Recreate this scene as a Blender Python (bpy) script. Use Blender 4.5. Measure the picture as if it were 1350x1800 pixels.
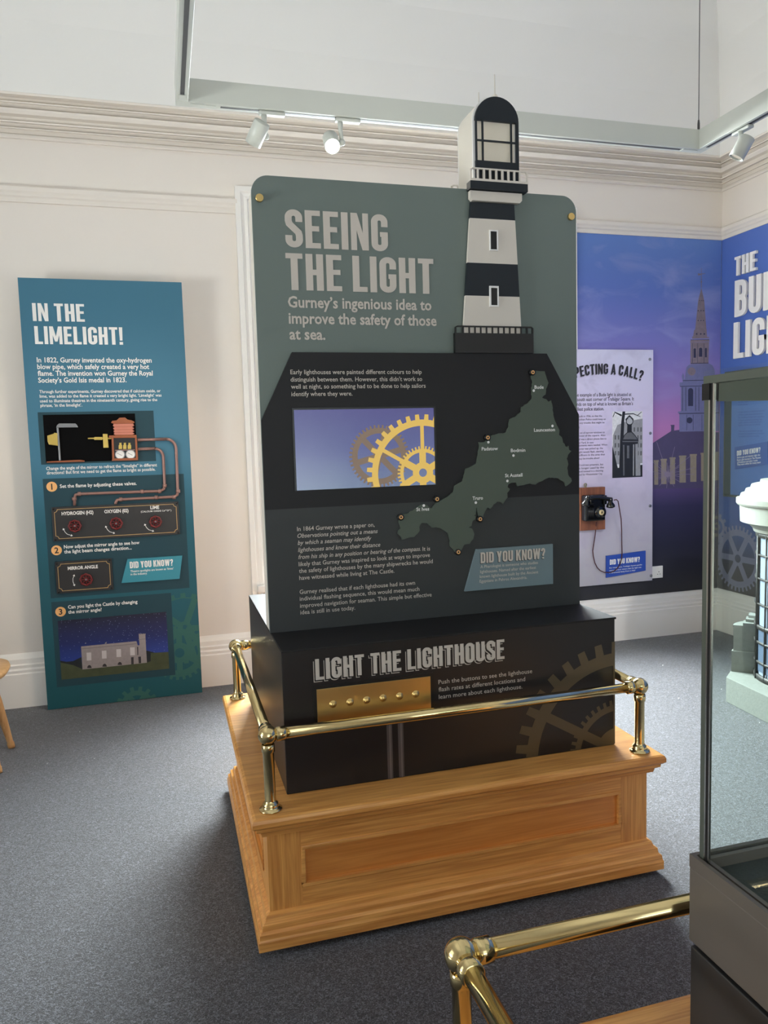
import bpy, bmesh, math, random
from mathutils import Vector, Matrix
random.seed(7)
scene = bpy.context.scene
for o in list(bpy.data.objects):
    bpy.data.objects.remove(o)
COL = scene.collection

# ------------------------------------------------------------------ camera
F, YAW, PITCH, ROLL, EYE = 1336.156, 0.2779, -0.0913, -0.0279, 1.5
def cam_axes():
    cy, sy, cp, sp = math.cos(YAW), math.sin(YAW), math.cos(PITCH), math.sin(PITCH)
    f = Vector((sy*cp, cy*cp, sp)); r = Vector((cy, -sy, 0)); u = r.cross(f)
    c, s = math.cos(ROLL), math.sin(ROLL)
    return c*r + s*u, -s*r + c*u, f
CR, CU, CF = cam_axes()
cd = bpy.data.cameras.new('camera'); cam = bpy.data.objects.new('camera', cd); COL.objects.link(cam)
cd.sensor_fit = 'VERTICAL'; cd.sensor_height = 24.0; cd.lens = F*24.0/1800.0; cd.clip_start = 0.02
M = Matrix((CR, CU, -CF)).transposed().to_4x4(); M.translation = (0, 0, EYE)
cam.matrix_world = M
scene.camera = cam

# ------------------------------------------------------------------ world, light, exposure
w = bpy.data.worlds.new('world'); scene.world = w; w.use_nodes = True
w.node_tree.nodes['Background'].inputs[0].default_value = (0.75, 0.86, 1.0, 1)
w.node_tree.nodes['Background'].inputs[1].default_value = 1.0
scene.view_settings.view_transform = 'Standard'; scene.view_settings.look = 'None'
scene.view_settings.exposure = 1.1; scene.view_settings.gamma = 1.0
scene.view_settings.use_curve_mapping = False
scene.cycles.use_denoising = True
scene.cycles.max_bounces = 8; scene.cycles.diffuse_bounces = 5; scene.cycles.transparent_max_bounces = 16
scene.cycles.caustics_reflective = False; scene.cycles.caustics_refractive = False
def area(name, loc, target, sx, sy, power, color):
    l = bpy.data.lights.new(name, 'AREA'); l.shape = 'RECTANGLE'; l.size = sx; l.size_y = sy
    l.energy = power; l.color = color
    o = bpy.data.objects.new(name, l); COL.objects.link(o); o.location = loc
    o.rotation_euler = (Vector(target)-Vector(loc)).to_track_quat('-Z', 'Z').to_euler()
    return o
area('daylight_back_window', (1.5, 6.2, 3.3), (1.6, 2.7, 0.4), 3.0, 2.6, 1150, (0.93, 0.97, 1.0))
area('daylight_left_window', (-4.0, 1.6, 0.75), (-2.2, 1.6, 2.6), 2.2, 1.3, 190, (0.98, 0.99, 1.0))
area('daylight_front_window', (0.6, -3.3, 0.75), (0.6, -1.5, 2.6), 2.6, 1.3, 50, (1.0, 0.98, 0.95))

# ------------------------------------------------------------------ pixel helpers (photo pixel -> point on a real plane)
def ray(u, v):
    return CR*((u-675)/F) - CU*((v-900)/F) + CF
def on_y(u, v, y):
    d = ray(u, v); t = y/d.y
    return Vector((d.x*t, y, EYE+d.z*t))
def on_x(u, v, x):
    d = ray(u, v); t = x/d.x
    return Vector((x, d.y*t, EYE+d.z*t))
def on_z(u, v, z):
    d = ray(u, v); t = (z-EYE)/d.z
    return Vector((d.x*t, d.y*t, z))
def proj(p):
    q = Vector(p)-Vector((0, 0, EYE)); d = q.dot(CF)
    return 675+F*q.dot(CR)/d, 900-F*q.dot(CU)/d

class Plane:
    """a wall or board face: a along the face, b = height, n towards the room"""
    def __init__(s, kind, c): s.kind, s.c = kind, c
    def ab(s, u, v):
        if s.kind == 'y': p = on_y(u, v, s.c); return (p.x, p.z)
        p = on_x(u, v, s.c); return (-p.y, p.z)
    def at_col(s, u, b):                       # along-coordinate where column u meets height b
        lo, hi = -6.0, 6.0
        if s.kind == 'x': lo, hi = -6.0, -0.3
        for _ in range(60):
            m = (lo+hi)/2
            if proj(s.pt(m, b))[0] < u: lo = m
            else: hi = m
        return (lo+hi)/2
    def pt(s, a, b, off=0.0):
        if s.kind == 'y': return Vector((a, s.c-off, b))
        return Vector((s.c-off, -a, b))

# ------------------------------------------------------------------ materials
def lin(c):
    c = c/255.0
    return c/12.92 if c <= 0.04045 else ((c+0.055)/1.055)**2.4
def rgb(r, g, b): return (lin(r), lin(g), lin(b), 1.0)
def base_mat(name):
    m = bpy.data.materials.new(name); m.use_nodes = True
    nt = m.node_tree; return m, nt, nt.nodes['Principled BSDF']
def mat(name, col, rough=0.5, metal=0.0, bump=0.0, bscale=200.0, spec=0.5, vary=0.0, vscale=8.0, coat=0.0):
    m, nt, p = base_mat(name)
    p.inputs['Base Color'].default_value = col; p.inputs['Roughness'].default_value = rough
    p.inputs['Metallic'].default_value = metal; p.inputs['Specular IOR Level'].default_value = spec
    if coat: p.inputs['Coat Weight'].default_value = coat
    tc = nt.nodes.new('ShaderNodeTexCoord')
    n = nt.nodes.new('ShaderNodeTexNoise'); n.inputs['Scale'].default_value = vscale; n.inputs['Detail'].default_value = 4
    nt.links.new(tc.outputs['Object'], n.inputs['Vector'])
    mx = nt.nodes.new('ShaderNodeMix'); mx.data_type = 'RGBA'
    mx.inputs[6].default_value = col
    mx.inputs[7].default_value = (col[0]*(1-vary), col[1]*(1-vary), col[2]*(1-vary), 1)
    nt.links.new(n.outputs['Fac'], mx.inputs[0]); nt.links.new(mx.outputs[2], p.inputs['Base Color'])
    if bump:
        n2 = nt.nodes.new('ShaderNodeTexNoise'); n2.inputs['Scale'].default_value = bscale
        nt.links.new(tc.outputs['Object'], n2.inputs['Vector'])
        b = nt.nodes.new('ShaderNodeBump'); b.inputs['Strength'].default_value = bump; b.inputs['Distance'].default_value = 0.004
        nt.links.new(n2.outputs['Fac'], b.inputs['Height']); nt.links.new(b.outputs[0], p.inputs['Normal'])
    return m
def emit(name, col, strength=1.0):
    m, nt, p = base_mat(name)
    p.inputs['Base Color'].default_value = (0, 0, 0, 1)
    p.inputs['Emission Color'].default_value = col; p.inputs['Emission Strength'].default_value = strength
    p.inputs['Roughness'].default_value = 0.4
    return m
def ramp(nt, stops):
    r = nt.nodes.new('ShaderNodeValToRGB'); e = r.color_ramp.elements
    e[0].position, e[0].color = stops[0]; e[1].position, e[1].color = stops[-1]
    for pos, c in stops[1:-1]:
        x = e.new(pos); x.color = c
    return r
def wood(name, axis, c1, c2, rough=0.32, scale=1.0):
    m, nt, p = base_mat(name)
    tc = nt.nodes.new('ShaderNodeTexCoord'); mp = nt.nodes.new('ShaderNodeMapping')
    sc = [16*scale]*3; sc[axis] = 1.1*scale; mp.inputs['Scale'].default_value = sc
    nt.links.new(tc.outputs['Object'], mp.inputs['Vector'])
    n1 = nt.nodes.new('ShaderNodeTexNoise'); n1.inputs['Scale'].default_value = 2.2; n1.inputs['Detail'].default_value = 6
    n1.inputs['Distortion'].default_value = 1.2
    nt.links.new(mp.outputs[0], n1.inputs['Vector'])
    mp2 = nt.nodes.new('ShaderNodeMapping'); s2 = [150*scale]*3; s2[axis] = 3.0*scale; mp2.inputs['Scale'].default_value = s2
    nt.links.new(tc.outputs['Object'], mp2.inputs['Vector'])
    n2 = nt.nodes.new('ShaderNodeTexNoise'); n2.inputs['Scale'].default_value = 1.6; n2.inputs['Detail'].default_value = 3
    nt.links.new(mp2.outputs[0], n2.inputs['Vector'])
    mth = nt.nodes.new('ShaderNodeMath'); mth.operation = 'MULTIPLY_ADD'; mth.inputs[1].default_value = 0.45
    nt.links.new(n2.outputs['Fac'], mth.inputs[0])
    m3 = nt.nodes.new('ShaderNodeMath'); m3.operation = 'MULTIPLY'; m3.inputs[1].default_value = 0.55
    nt.links.new(n1.outputs['Fac'], m3.inputs[0]); nt.links.new(m3.outputs[0], mth.inputs[2])
    r = ramp(nt, [(0.36, c2), (0.5, tuple((a+b)/2 for a, b in zip(c1, c2))), (0.62, c1)])
    nt.links.new(mth.outputs[0], r.inputs[0]); nt.links.new(r.outputs[0], p.inputs['Base Color'])
    p.inputs['Roughness'].default_value = rough
    b = nt.nodes.new('ShaderNodeBump'); b.inputs['Strength'].default_value = 0.12; b.inputs['Distance'].default_value = 0.002
    nt.links.new(n2.outputs['Fac'], b.inputs['Height']); nt.links.new(b.outputs[0], p.inputs['Normal'])
    return m
def glass(name, tint, refl=0.08):
    m, nt, p = base_mat(name)
    out = nt.nodes['Material Output']; nt.nodes.remove(p)
    t = nt.nodes.new('ShaderNodeBsdfTransparent'); t.inputs[0].default_value = tint
    g = nt.nodes.new('ShaderNodeBsdfGlossy'); g.inputs['Roughness'].default_value = 0.0
    fr = nt.nodes.new('ShaderNodeFresnel'); fr.inputs['IOR'].default_value = 1.5
    x = nt.nodes.new('ShaderNodeMixShader')
    gm_ = nt.nodes.new('ShaderNodeNewGeometry'); iv = nt.nodes.new('ShaderNodeMath'); iv.operation = 'SUBTRACT'; iv.inputs[0].default_value = 1.0
    nt.links.new(gm_.outputs['Backfacing'], iv.inputs[1])
    ml = nt.nodes.new('ShaderNodeMath'); ml.operation = 'MULTIPLY'
    nt.links.new(fr.outputs[0], ml.inputs[0]); nt.links.new(iv.outputs[0], ml.inputs[1])
    nt.links.new(ml.outputs[0], x.inputs[0]); nt.links.new(t.outputs[0], x.inputs[1]); nt.links.new(g.outputs[0], x.inputs[2])
    nt.links.new(x.outputs[0], out.inputs['Surface'])
    return m
def frosted(name, col):
    m, nt, p = base_mat(name)
    p.inputs['Base Color'].default_value = col; p.inputs['Roughness'].default_value = 0.45
    out = nt.nodes['Material Output']
    tr = nt.nodes.new('ShaderNodeBsdfTranslucent'); tr.inputs[0].default_value = col
    x = nt.nodes.new('ShaderNodeMixShader'); x.inputs[0].default_value = 0.6
    nt.links.new(p.outputs[0], x.inputs[1]); nt.links.new(tr.outputs[0], x.inputs[2]); nt.links.new(x.outputs[0], out.inputs['Surface'])
    return m
def carpet_mat():
    m, nt, p = base_mat('grey_fleck_carpet')
    tc = nt.nodes.new('ShaderNodeTexCoord')
    n = nt.nodes.new('ShaderNodeTexNoise'); n.inputs['Scale'].default_value = 125; n.inputs['Detail'].default_value = 3; n.inputs['Distortion'].default_value = 1.8
    nt.links.new(tc.outputs['Object'], n.inputs['Vector'])
    r = ramp(nt, [(0.36, rgb(14, 14, 16)), (0.5, rgb(44, 45, 50)), (0.64, rgb(104, 106, 115))])
    nt.links.new(n.outputs['Fac'], r.inputs[0])
    nt.links.new(r.outputs[0], p.inputs['Base Color'])
    p.inputs['Roughness'].default_value = 0.7; p.inputs['Specular IOR Level'].default_value = 0.4
    p.inputs['Sheen Weight'].default_value = 0.35; p.inputs['Sheen Roughness'].default_value = 0.5
    b = nt.nodes.new('ShaderNodeBump'); b.inputs['Strength'].default_value = 0.5; b.inputs['Distance'].default_value = 0.006
    nt.links.new(n.outputs['Fac'], b.inputs['Height']); nt.links.new(b.outputs[0], p.inputs['Normal'])
    return m
def print_mat(name, axis, lo, hi, stops, cloud=None, cscale=2.0, rough=0.5, stars=False, spec=0.5, emission=0.0, cstretch=(1, 1, 1), cloud_from=-1.0):
    """printed picture: colours run along a world axis between lo and hi (the printed sky itself), plus printed clouds or stars"""
    m, nt, p = base_mat(name)
    g = nt.nodes.new('ShaderNodeNewGeometry'); sx = nt.nodes.new('ShaderNodeSeparateXYZ')
    nt.links.new(g.outputs['Position'], sx.inputs[0])
    mr = nt.nodes.new('ShaderNodeMapRange'); mr.inputs[1].default_value = lo; mr.inputs[2].default_value = hi
    nt.links.new(sx.outputs[axis], mr.inputs[0])
    r = ramp(nt, stops); nt.links.new(mr.outputs[0], r.inputs[0]); col = r.outputs[0]
    if cloud:
        mp = nt.nodes.new('ShaderNodeMapping'); mp.inputs['Scale'].default_value = cstretch
        nt.links.new(g.outputs['Position'], mp.inputs['Vector'])
        n = nt.nodes.new('ShaderNodeTexNoise'); n.inputs['Scale'].default_value = cscale; n.inputs['Detail'].default_value = 7; n.inputs['Distortion'].default_value = 0.6
        nt.links.new(mp.outputs[0], n.inputs['Vector'])
        cr = ramp(nt, [(0.5, (0, 0, 0, 1)), (0.74, (0.6, 0.6, 0.6, 1))])
        nt.links.new(n.outputs['Fac'], cr.inputs[0])
        cm = nt.nodes.new('ShaderNodeMapRange'); cm.inputs[1].default_value = cloud_from; cm.inputs[2].default_value = cloud_from+.35
        nt.links.new(mr.outputs[0], cm.inputs[0])
        cmul = nt.nodes.new('ShaderNodeMath'); cmul.operation = 'MULTIPLY'
        nt.links.new(cr.outputs[0], cmul.inputs[0]); nt.links.new(cm.outputs[0], cmul.inputs[1])
        mx = nt.nodes.new('ShaderNodeMix'); mx.data_type = 'RGBA'
        nt.links.new(cmul.outputs[0], mx.inputs[0]); nt.links.new(col, mx.inputs[6]); mx.inputs[7].default_value = cloud
        col = mx.outputs[2]
    if stars:
        v = nt.nodes.new('ShaderNodeTexVoronoi'); v.inputs['Scale'].default_value = 75
        nt.links.new(g.outputs['Position'], v.inputs['Vector'])
        sr = ramp(nt, [(0.06, (0.7, 0.7, 0.7, 1)), (0.14, (0, 0, 0, 1))])
        nt.links.new(v.outputs['Distance'], sr.inputs[0])
        mx = nt.nodes.new('ShaderNodeMix'); mx.data_type = 'RGBA'
        nt.links.new(sr.outputs[0], mx.inputs[0]); nt.links.new(col, mx.inputs[6]); mx.inputs[7].default_value = rgb(190, 200, 235)
        col = mx.outputs[2]
    if emission:
        nt.links.new(col, p.inputs['Emission Color']); p.inputs['Emission Strength'].default_value = emission
        p.inputs['Base Color'].default_value = (0.01, 0.01, 0.01, 1)
    else:
        nt.links.new(col, p.inputs['Base Color'])
    p.inputs['Roughness'].default_value = rough; p.inputs['Specular IOR Level'].default_value = spec
    return m

m_wall = mat('warm_white_wall_paint', rgb(230, 222, 213), 0.6, bump=0.08, bscale=60, vary=0.04, vscale=1.5)
m_ceil = mat('white_ceiling_paint', rgb(230, 228, 224), 0.8, vary=0.03, vscale=1.2)
m_trim = mat('white_gloss_trim_paint', rgb(238, 234, 228), 0.35, vary=0.02)
m_corn = mat('cornice_paint', rgb(228, 220, 210), 0.6, vary=0.02)
m_carpet = carpet_mat()
m_green = mat('grey_green_board', rgb(112, 123, 117), 0.55, vary=0.03, spec=0.3)
m_black = mat('matt_black_board', rgb(34, 33, 34), 0.5, vary=0.05, spec=0.25)
m_char = mat('charcoal_board', rgb(58, 60, 60), 0.45, vary=0.05, spec=0.25)
m_boxf = mat('black_satin_box', rgb(34, 31, 31), 0.33, vary=0.05, spec=0.4)
m_map = mat('olive_green_map', rgb(84, 93, 82), 0.5, vary=0.05, spec=0.3)
m_beige = mat('stone_coloured_lettering', rgb(204, 195, 184), 0.6, vary=0.02, spec=0.2)
m_offw = mat('off_white_panel', rgb(214, 206, 194), 0.5, vary=0.02, spec=0.3)
m_whitep = mat('white_print', rgb(236, 234, 230), 0.6, vary=0.01, spec=0.2)
m_navy = mat('navy_black_band', rgb(30, 36, 42), 0.45, vary=0.05, spec=0.3)
m_dyk = mat('slate_plaque', rgb(116, 134, 140), 0.4, vary=0.06, spec=0.3)
m_brass = mat('polished_brass', (0.76, 0.60, 0.30, 1), 0.14, 1.0, vary=0.1, vscale=5)
m_brassp = mat('brushed_brass_plate', (0.70, 0.50, 0.20, 1), 0.3, 1.0, vary=0.1, vscale=20)
m_frost = frosted('frosted_white_acrylic', rgb(238, 234, 226))
OAK1, OAK2 = rgb(238, 176, 98), rgb(200, 132, 64)
m_oak = [wood('golden_oak_%s' % 'xyz'[i], i, OAK1, OAK2) for i in range(3)]
m_oakpanel = wood('oak_veneer_panel', 0, rgb(226, 152, 76), rgb(206, 130, 60), 0.35)
m_chair = wood('beech_chair_wood', 2, rgb(206, 160, 108), rgb(176, 126, 74), 0.4)
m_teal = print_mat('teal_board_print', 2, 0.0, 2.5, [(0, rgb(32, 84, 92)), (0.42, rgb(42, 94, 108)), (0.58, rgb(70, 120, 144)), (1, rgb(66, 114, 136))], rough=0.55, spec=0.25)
m_tealdk = mat('dark_teal_section', rgb(38, 68, 78), 0.55, spec=0.25, vary=0.05)
m_tealpl = mat('bright_teal_plaque', rgb(52, 138, 156), 0.4, vary=0.03)
m_gearpr = mat('olive_gear_print', rgb(58, 102, 96), 0.6, vary=0.05, spec=0.2)
m_plate = mat('black_enamel_plate', rgb(40, 38, 38), 0.4, vary=0.05)
m_gold = mat('gold_line', rgb(196, 160, 104), 0.5, 0.2, vary=0.05)
m_red = mat('dark_red_enamel', rgb(108, 26, 26), 0.3, vary=0.2, vscale=80)
m_steel = mat('dull_steel', rgb(150, 150, 152), 0.35, 0.9, vary=0.1)
m_copper = mat('dusty_copper_pipe', rgb(160, 122, 112), 0.4, 0.25, vary=0.25, vscale=40)
m_orange = mat('pale_orange_disc', rgb(236, 178, 112), 0.5, vary=0.03)
m_blk = mat('black_plastic', rgb(14, 14, 15), 0.35, vary=0.05)
m_bake = mat('black_bakelite', rgb(10, 10, 11), 0.12, vary=0.05)
m_yellow = mat('yellow_brass_model', rgb(206, 178, 92), 0.35, 0.4, vary=0.15, vscale=40)
m_cabinet = mat('red_brown_wood', rgb(164, 92, 54), 0.5, vary=0.25, vscale=30)
m_bellows = mat('salmon_bellows', rgb(204, 128, 106), 0.6, vary=0.15, vscale=30)
m_track = mat('white_powder_coat', rgb(192, 194, 186), 0.4, vary=0.02)
m_slot = mat('dark_track_slot', rgb(60, 58, 58), 0.5)
m_glass = glass('green_tinted_glass', (0.955, 0.985, 0.972, 1))
m_pane = glass('clear_window_glass', (0.97, 0.99, 0.98, 1))
m_bronze = mat('taupe_metal_panel', rgb(98, 90, 82), 0.5, 0.1, vary=0.06)
m_darkpl = mat('dark_grey_plinth', rgb(52, 50, 49), 0.5, vary=0.08)
m_chrome = mat('satin_chrome', (0.62, 0.62, 0.60, 1), 0.18, 1.0, vary=0.05)
m_frame = mat('grey_green_metal', rgb(96, 102, 92), 0.35, 0.4, vary=0.05)
m_stone = mat('pale_grey_stone', rgb(142, 146, 140), 0.8, bump=0.3, bscale=90, vary=0.25, vscale=60)
m_plaster = mat('cream_white_stone', rgb(168, 168, 160), 0.7, bump=0.1, bscale=40, vary=0.08, vscale=20)
m_lilac = print_mat('lilac_panel_print', 2, 0.42, 2.1, [(0, rgb(172, 170, 178)), (0.3, rgb(190, 184, 200)), (0.6, rgb(206, 192, 220)), (1, rgb(206, 204, 226))], rough=0.3, cloud=rgb(168, 160, 184), cscale=5)
m_ink = mat('dark_grey_ink', rgb(70, 66, 80), 0.6)
m_ink2 = mat('black_ink', rgb(30, 28, 34), 0.6)
m_bluepl = mat('royal_blue_plaque', rgb(36, 74, 168), 0.4, vary=0.03)
m_walnut = wood('walnut_backboard', 2, rgb(140, 84, 54), rgb(106, 60, 38), 0.4)
m_socket = mat('white_socket_plastic', rgb(226, 224, 220), 0.4)
m_cord = mat('maroon_cord', rgb(84, 34, 38), 0.7, vary=0.6, vscale=160)

# ------------------------------------------------------------------ object helpers
def world_loc(o):
    p = Vector((0, 0, 0))
    while o: p = p+o.location; o = o.parent
    return p
def tag(o, label=None, cat=None, group=None, kind=None):
    if label: o['label'] = label
    if cat: o['category'] = cat
    if group: o['group'] = group
    if kind: o['kind'] = kind
    return o
def thing(name, loc, label, cat, group=None):
    o = bpy.data.objects.new(name, None); COL.objects.link(o); o.location = loc; o.empty_display_size = 0.1
    return tag(o, label, cat, group)
class MB:
    def __init__(s): s.v, s.f, s.sm, s.mi = [], [], [], []
    def add(s, vs, fs, smooth=False, mi=0):
        n = len(s.v); s.v += [tuple(v) for v in vs]
        for f in fs: s.f.append([i+n for i in f]); s.sm.append(smooth); s.mi.append(mi)
        return s
    def box(s, a, b, mi=0):
        (x0, y0, z0), (x1, y1, z1) = a, b
        vs = [(x0, y0, z0), (x1, y0, z0), (x1, y1, z0), (x0, y1, z0), (x0, y0, z1), (x1, y0, z1), (x1, y1, z1), (x0, y1, z1)]
        return s.add(vs, [(0, 3, 2, 1), (4, 5, 6, 7), (0, 1, 5, 4), (1, 2, 6, 5), (2, 3, 7, 6), (3, 0, 4, 7)], mi=mi)
    def tube(s, pts, r, n=14, cap=True, radii=None):
        pts = [Vector(p) for p in pts]; rings = []
        up = None
        for i, p in enumerate(pts):
            t = (pts[min(i+1, len(pts)-1)]-pts[max(i-1, 0)]).normalized()
            if up is None:
                up = Vector((0, 0, 1)) if abs(t.z) < 0.9 else Vector((1, 0, 0))
            a = t.cross(up).normalized(); b = a.cross(t).normalized(); up = b
            rr = radii[i] if radii else r
            rings.append([p+(a*math.cos(2*math.pi*k/n)+b*math.sin(2*math.pi*k/n))*rr for k in range(n)])
        vs = [v for rg in rings for v in rg]; fs = []
        for i in range(len(pts)-1):
            for k in range(n):
                fs.append((i*n+k, i*n+(k+1) % n, (i+1)*n+(k+1) % n, (i+1)*n+k))
        s.add(vs, fs, True)
        if cap: s.add(rings[0], [tuple(range(n))]); s.add(rings[-1], [tuple(reversed(range(n)))])
        return s
    def lathe(s, c, prof, axis=(0, 0, 1), n=32, smooth=True, a0=0.0, a1=2*math.pi):
        ax = Vector(axis).normalized(); up = Vector((1, 0, 0)) if abs(ax.x) < 0.9 else Vector((0, 1, 0))
        a = ax.cross(up).normalized(); b = ax.cross(a); c = Vector(c)
        full = abs(a1-a0-2*math.pi) < 1e-6; m = n if full else n+1
        vs = []
        for (r, h) in prof:
            for k in range(m):
                t = a0+(a1-a0)*k/n
                vs.append(c+ax*h+(a*math.cos(t)+b*math.sin(t))*r)
        fs = []
        for i in range(len(prof)-1):
            for k in range(n):
                k2 = (k+1) % m
                fs.append((i*m+k, i*m+k2, (i+1)*m+k2, (i+1)*m+k))
        return s.add(vs, fs, smooth)
    def sphere(s, c, r, n=20):
        return s.lathe(c, [(max(1e-5, r*math.sin(math.pi*i/12)), -r*math.cos(math.pi*i/12)) for i in range(13)], n=n)
    def ring_sweep(s, rect, prof, closed=False):
        x0, y0, x1, y1 = rect; vs = []
        for d, z in prof: vs += [(x0+d, y0+d, z), (x1-d, y0+d, z), (x1-d, y1-d, z), (x0+d, y1-d, z)]
        fs = []
        for i in range(len(prof)-1):
            for k in range(4): fs.append((i*4+k, i*4+(k+1) % 4, (i+1)*4+(k+1) % 4, (i+1)*4+k))
        return s.add(vs, fs)
    def extrude_x(s, x0, x1, prof):              # closed profile of (y,z)
        n = len(prof)
        vs = [(x0, y, z) for y, z in prof]+[(x1, y, z) for y, z in prof]
        fs = [(i, (i+1) % n, n+(i+1) % n, n+i) for i in range(n)]+[tuple(range(n-1, -1, -1)), tuple(range(n, 2*n))]
        return s.add(vs, fs)
    def extrude_y(s, y0, y1, prof):              # closed profile of (x,z)
        n = len(prof)
        vs = [(x, y0, z) for x, z in prof]+[(x, y1, z) for x, z in prof]
        fs = [(i, (i+1) % n, n+(i+1) % n, n+i) for i in range(n)]+[tuple(range(n-1, -1, -1)), tuple(range(n, 2*n))]
        return s.add(vs, fs)
    def polys(s, pl, polys, off, thick=0.0, mi=0):
        """flat shapes on a plane; front face at off towards the room, thick deep"""
        for ip, pg in enumerate(polys):
            n = len(pg)
            ar = sum(pg[i][0]*pg[(i+1) % n][1]-pg[(i+1) % n][0]*pg[i][1] for i in range(n))
            if abs(ar) < 1e-9: continue
            if ar < 0: pg = pg[::-1]
            jo = off+1.5e-5*(ip % 31)*(1 if len(polys) > 1 else 0)   # overlapping strokes never share one plane
            fr = [pl.pt(a, b, jo) for a, b in pg]
            s.add(fr, [tuple(range(n))], mi=mi)
            if thick:
                bk = [pl.pt(a, b, off-thick) for a, b in pg]
                s.add(fr+bk, [(i, i+n, (i+1) % n+n, (i+1) % n) for i in range(n)]+[tuple(range(2*n-1, n-1, -1))], mi=mi)
        return s
    def build(s, name, material, parent=None, label=None, bevel=0.0, segs=2, kind=None):
        me = bpy.data.meshes.new(name); o = bpy.data.objects.new(name, me); COL.objects.link(o)
        off = world_loc(parent) if parent else Vector((0, 0, 0))
        me.from_pydata([tuple(Vector(v)-off) for v in s.v], [], s.f)
        for p, sm, mi in zip(me.polygons, s.sm, s.mi): p.use_smooth = sm; p.material_index = mi
        for mm in (material if isinstance(material, (list, tuple)) else [material]): me.materials.append(mm)
        bm = bmesh.new(); bm.from_mesh(me); bmesh.ops.remove_doubles(bm, verts=bm.verts, dist=1e-6)
        bmesh.ops.recalc_face_normals(bm, faces=bm.faces) if s.fix else None
        bm.to_mesh(me); bm.free()
        if parent: o.parent = parent
        if bevel:
            b = o.modifiers.new('bevel', 'BEVEL'); b.width = bevel; b.segments = segs; b.limit_method = 'ANGLE'; b.angle_limit = math.radians(40)
        if label: o['label'] = label
        if kind: o['kind'] = kind
        return o
    fix = True

# ------------------------------------------------------------------ 2D shapes
def clip(poly, rect):
    a0, b0, a1, b1 = rect
    def cut(pg, ins, inter):
        out = []
        for i in range(len(pg)):
            p, q = pg[i-1], pg[i]
            if ins(q):
                if not ins(p): out.append(inter(p, q))
                out.append(q)
            elif ins(p): out.append(inter(p, q))
        return out
    def ia(v): return lambda p, q: (v, p[1]+(q[1]-p[1])*(v-p[0])/(q[0]-p[0]))
    def ib(v): return lambda p, q: (p[0]+(q[0]-p[0])*(v-p[1])/(q[1]-p[1]), v)
    for ins, inter in ((lambda p: p[0] >= a0, ia(a0)), (lambda p: p[0] <= a1, ia(a1)), (lambda p: p[1] >= b0, ib(b0)), (lambda p: p[1] <= b1, ib(b1))):
        poly = cut(poly, ins, inter)
        if len(poly) < 3: return []
    return poly
def clip_all(polys, rect):
    return [q for q in (clip(p, rect) for p in polys) if len(q) >= 3]
def rect(a0, b0, a1, b1): return [(a0, b0), (a1, b0), (a1, b1), (a0, b1)]
def disc(a, b, r, n=28, r2=None):
    return [(a+r*math.cos(2*math.pi*k/n), b+(r2 or r)*math.sin(2*math.pi*k/n)) for k in range(n)]
def annulus(a, b, ri, ro, n=48):
    out = []
    for k in range(n):
        t0, t1 = 2*math.pi*k/n, 2*math.pi*(k+1)/n
        out.append([(a+ri*math.cos(t0), b+ri*math.sin(t0)), (a+ro*math.cos(t0), b+ro*math.sin(t0)), (a+ro*math.cos(t1), b+ro*math.sin(t1)), (a+ri*math.cos(t1), b+ri*math.sin(t1))])
    return out
def bar2(p, q, w):
    dx, dy = q[0]-p[0], q[1]-p[1]; L = math.hypot(dx, dy) or 1; nx, ny = -dy/L*w/2, dx/L*w/2
    return [(p[0]-nx, p[1]-ny), (q[0]-nx, q[1]-ny), (q[0]+nx, q[1]+ny), (p[0]+nx, p[1]+ny)]
def gear(a, b, ri, ro, rt, teeth, spokes, sw, rh, hole, phase=0.0, sphase=0.0, squash=1.0):
    out = annulus(a, b, ri, ro, 72)
    for k in range(teeth):
        t = 2*math.pi*(k/teeth)+phase; h = math.pi/teeth*0.52; h2 = h*0.78
        out.append([(a+ro*.99*math.cos(t-h), b+ro*.99*math.sin(t-h)), (a+rt*math.cos(t-h2), b+rt*math.sin(t-h2)), (a+rt*math.cos(t+h2), b+rt*math.sin(t+h2)), (a+ro*.99*math.cos(t+h), b+ro*.99*math.sin(t+h))])
    for k in range(spokes):
        t = 2*math.pi*k/spokes+sphase
        out.append(bar2((a+rh*.9*math.cos(t), b+rh*.9*math.sin(t)), (a+ri*1.01*math.cos(t), b+ri*1.01*math.sin(t)), sw))
    if rh > hole: out += annulus(a, b, hole, rh, 36)
    if squash != 1.0: out = [[(a+(p[0]-a)*squash, p[1]) for p in pg] for pg in out]
    return out
def ribbon(pts, w, closed=False):
    n = len(pts); L = []; Rr = []
    for i in range(n):
        p = pts[i]
        if closed: a, c = pts[i-1], pts[(i+1) % n]
        else: a, c = pts[max(i-1, 0)], pts[min(i+1, n-1)]
        def dirn(s, t):
            dx, dy = t[0]-s[0], t[1]-s[1]; l = math.hypot(dx, dy)
            return (dx/l, dy/l) if l > 1e-9 else None
        d1, d2 = dirn(a, p), dirn(p, c); d1 = d1 or d2; d2 = d2 or d1
        n1, n2 = (-d1[1], d1[0]), (-d2[1], d2[0]); mx, my = n1[0]+n2[0], n1[1]+n2[1]; l = math.hypot(mx, my) or 1
        mx, my = mx/l, my/l; k = w/2/max(0.35, mx*n1[0]+my*n1[1])
        L.append((p[0]+mx*k, p[1]+my*k)); Rr.append((p[0]-mx*k, p[1]-my*k))
    out = []
    for i in range(n if closed else n-1):
        j = (i+1) % n; out.append([Rr[i], Rr[j], L[j], L[i]])
    return out
def arc(cx, cy, r, t0, t1, n=6, ry=None):
    return [(cx+r*math.cos(math.radians(t0+(t1-t0)*k/n)), cy+(ry or r)*math.sin(math.radians(t0+(t1-t0)*k/n))) for k in range(n+1)]
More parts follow.
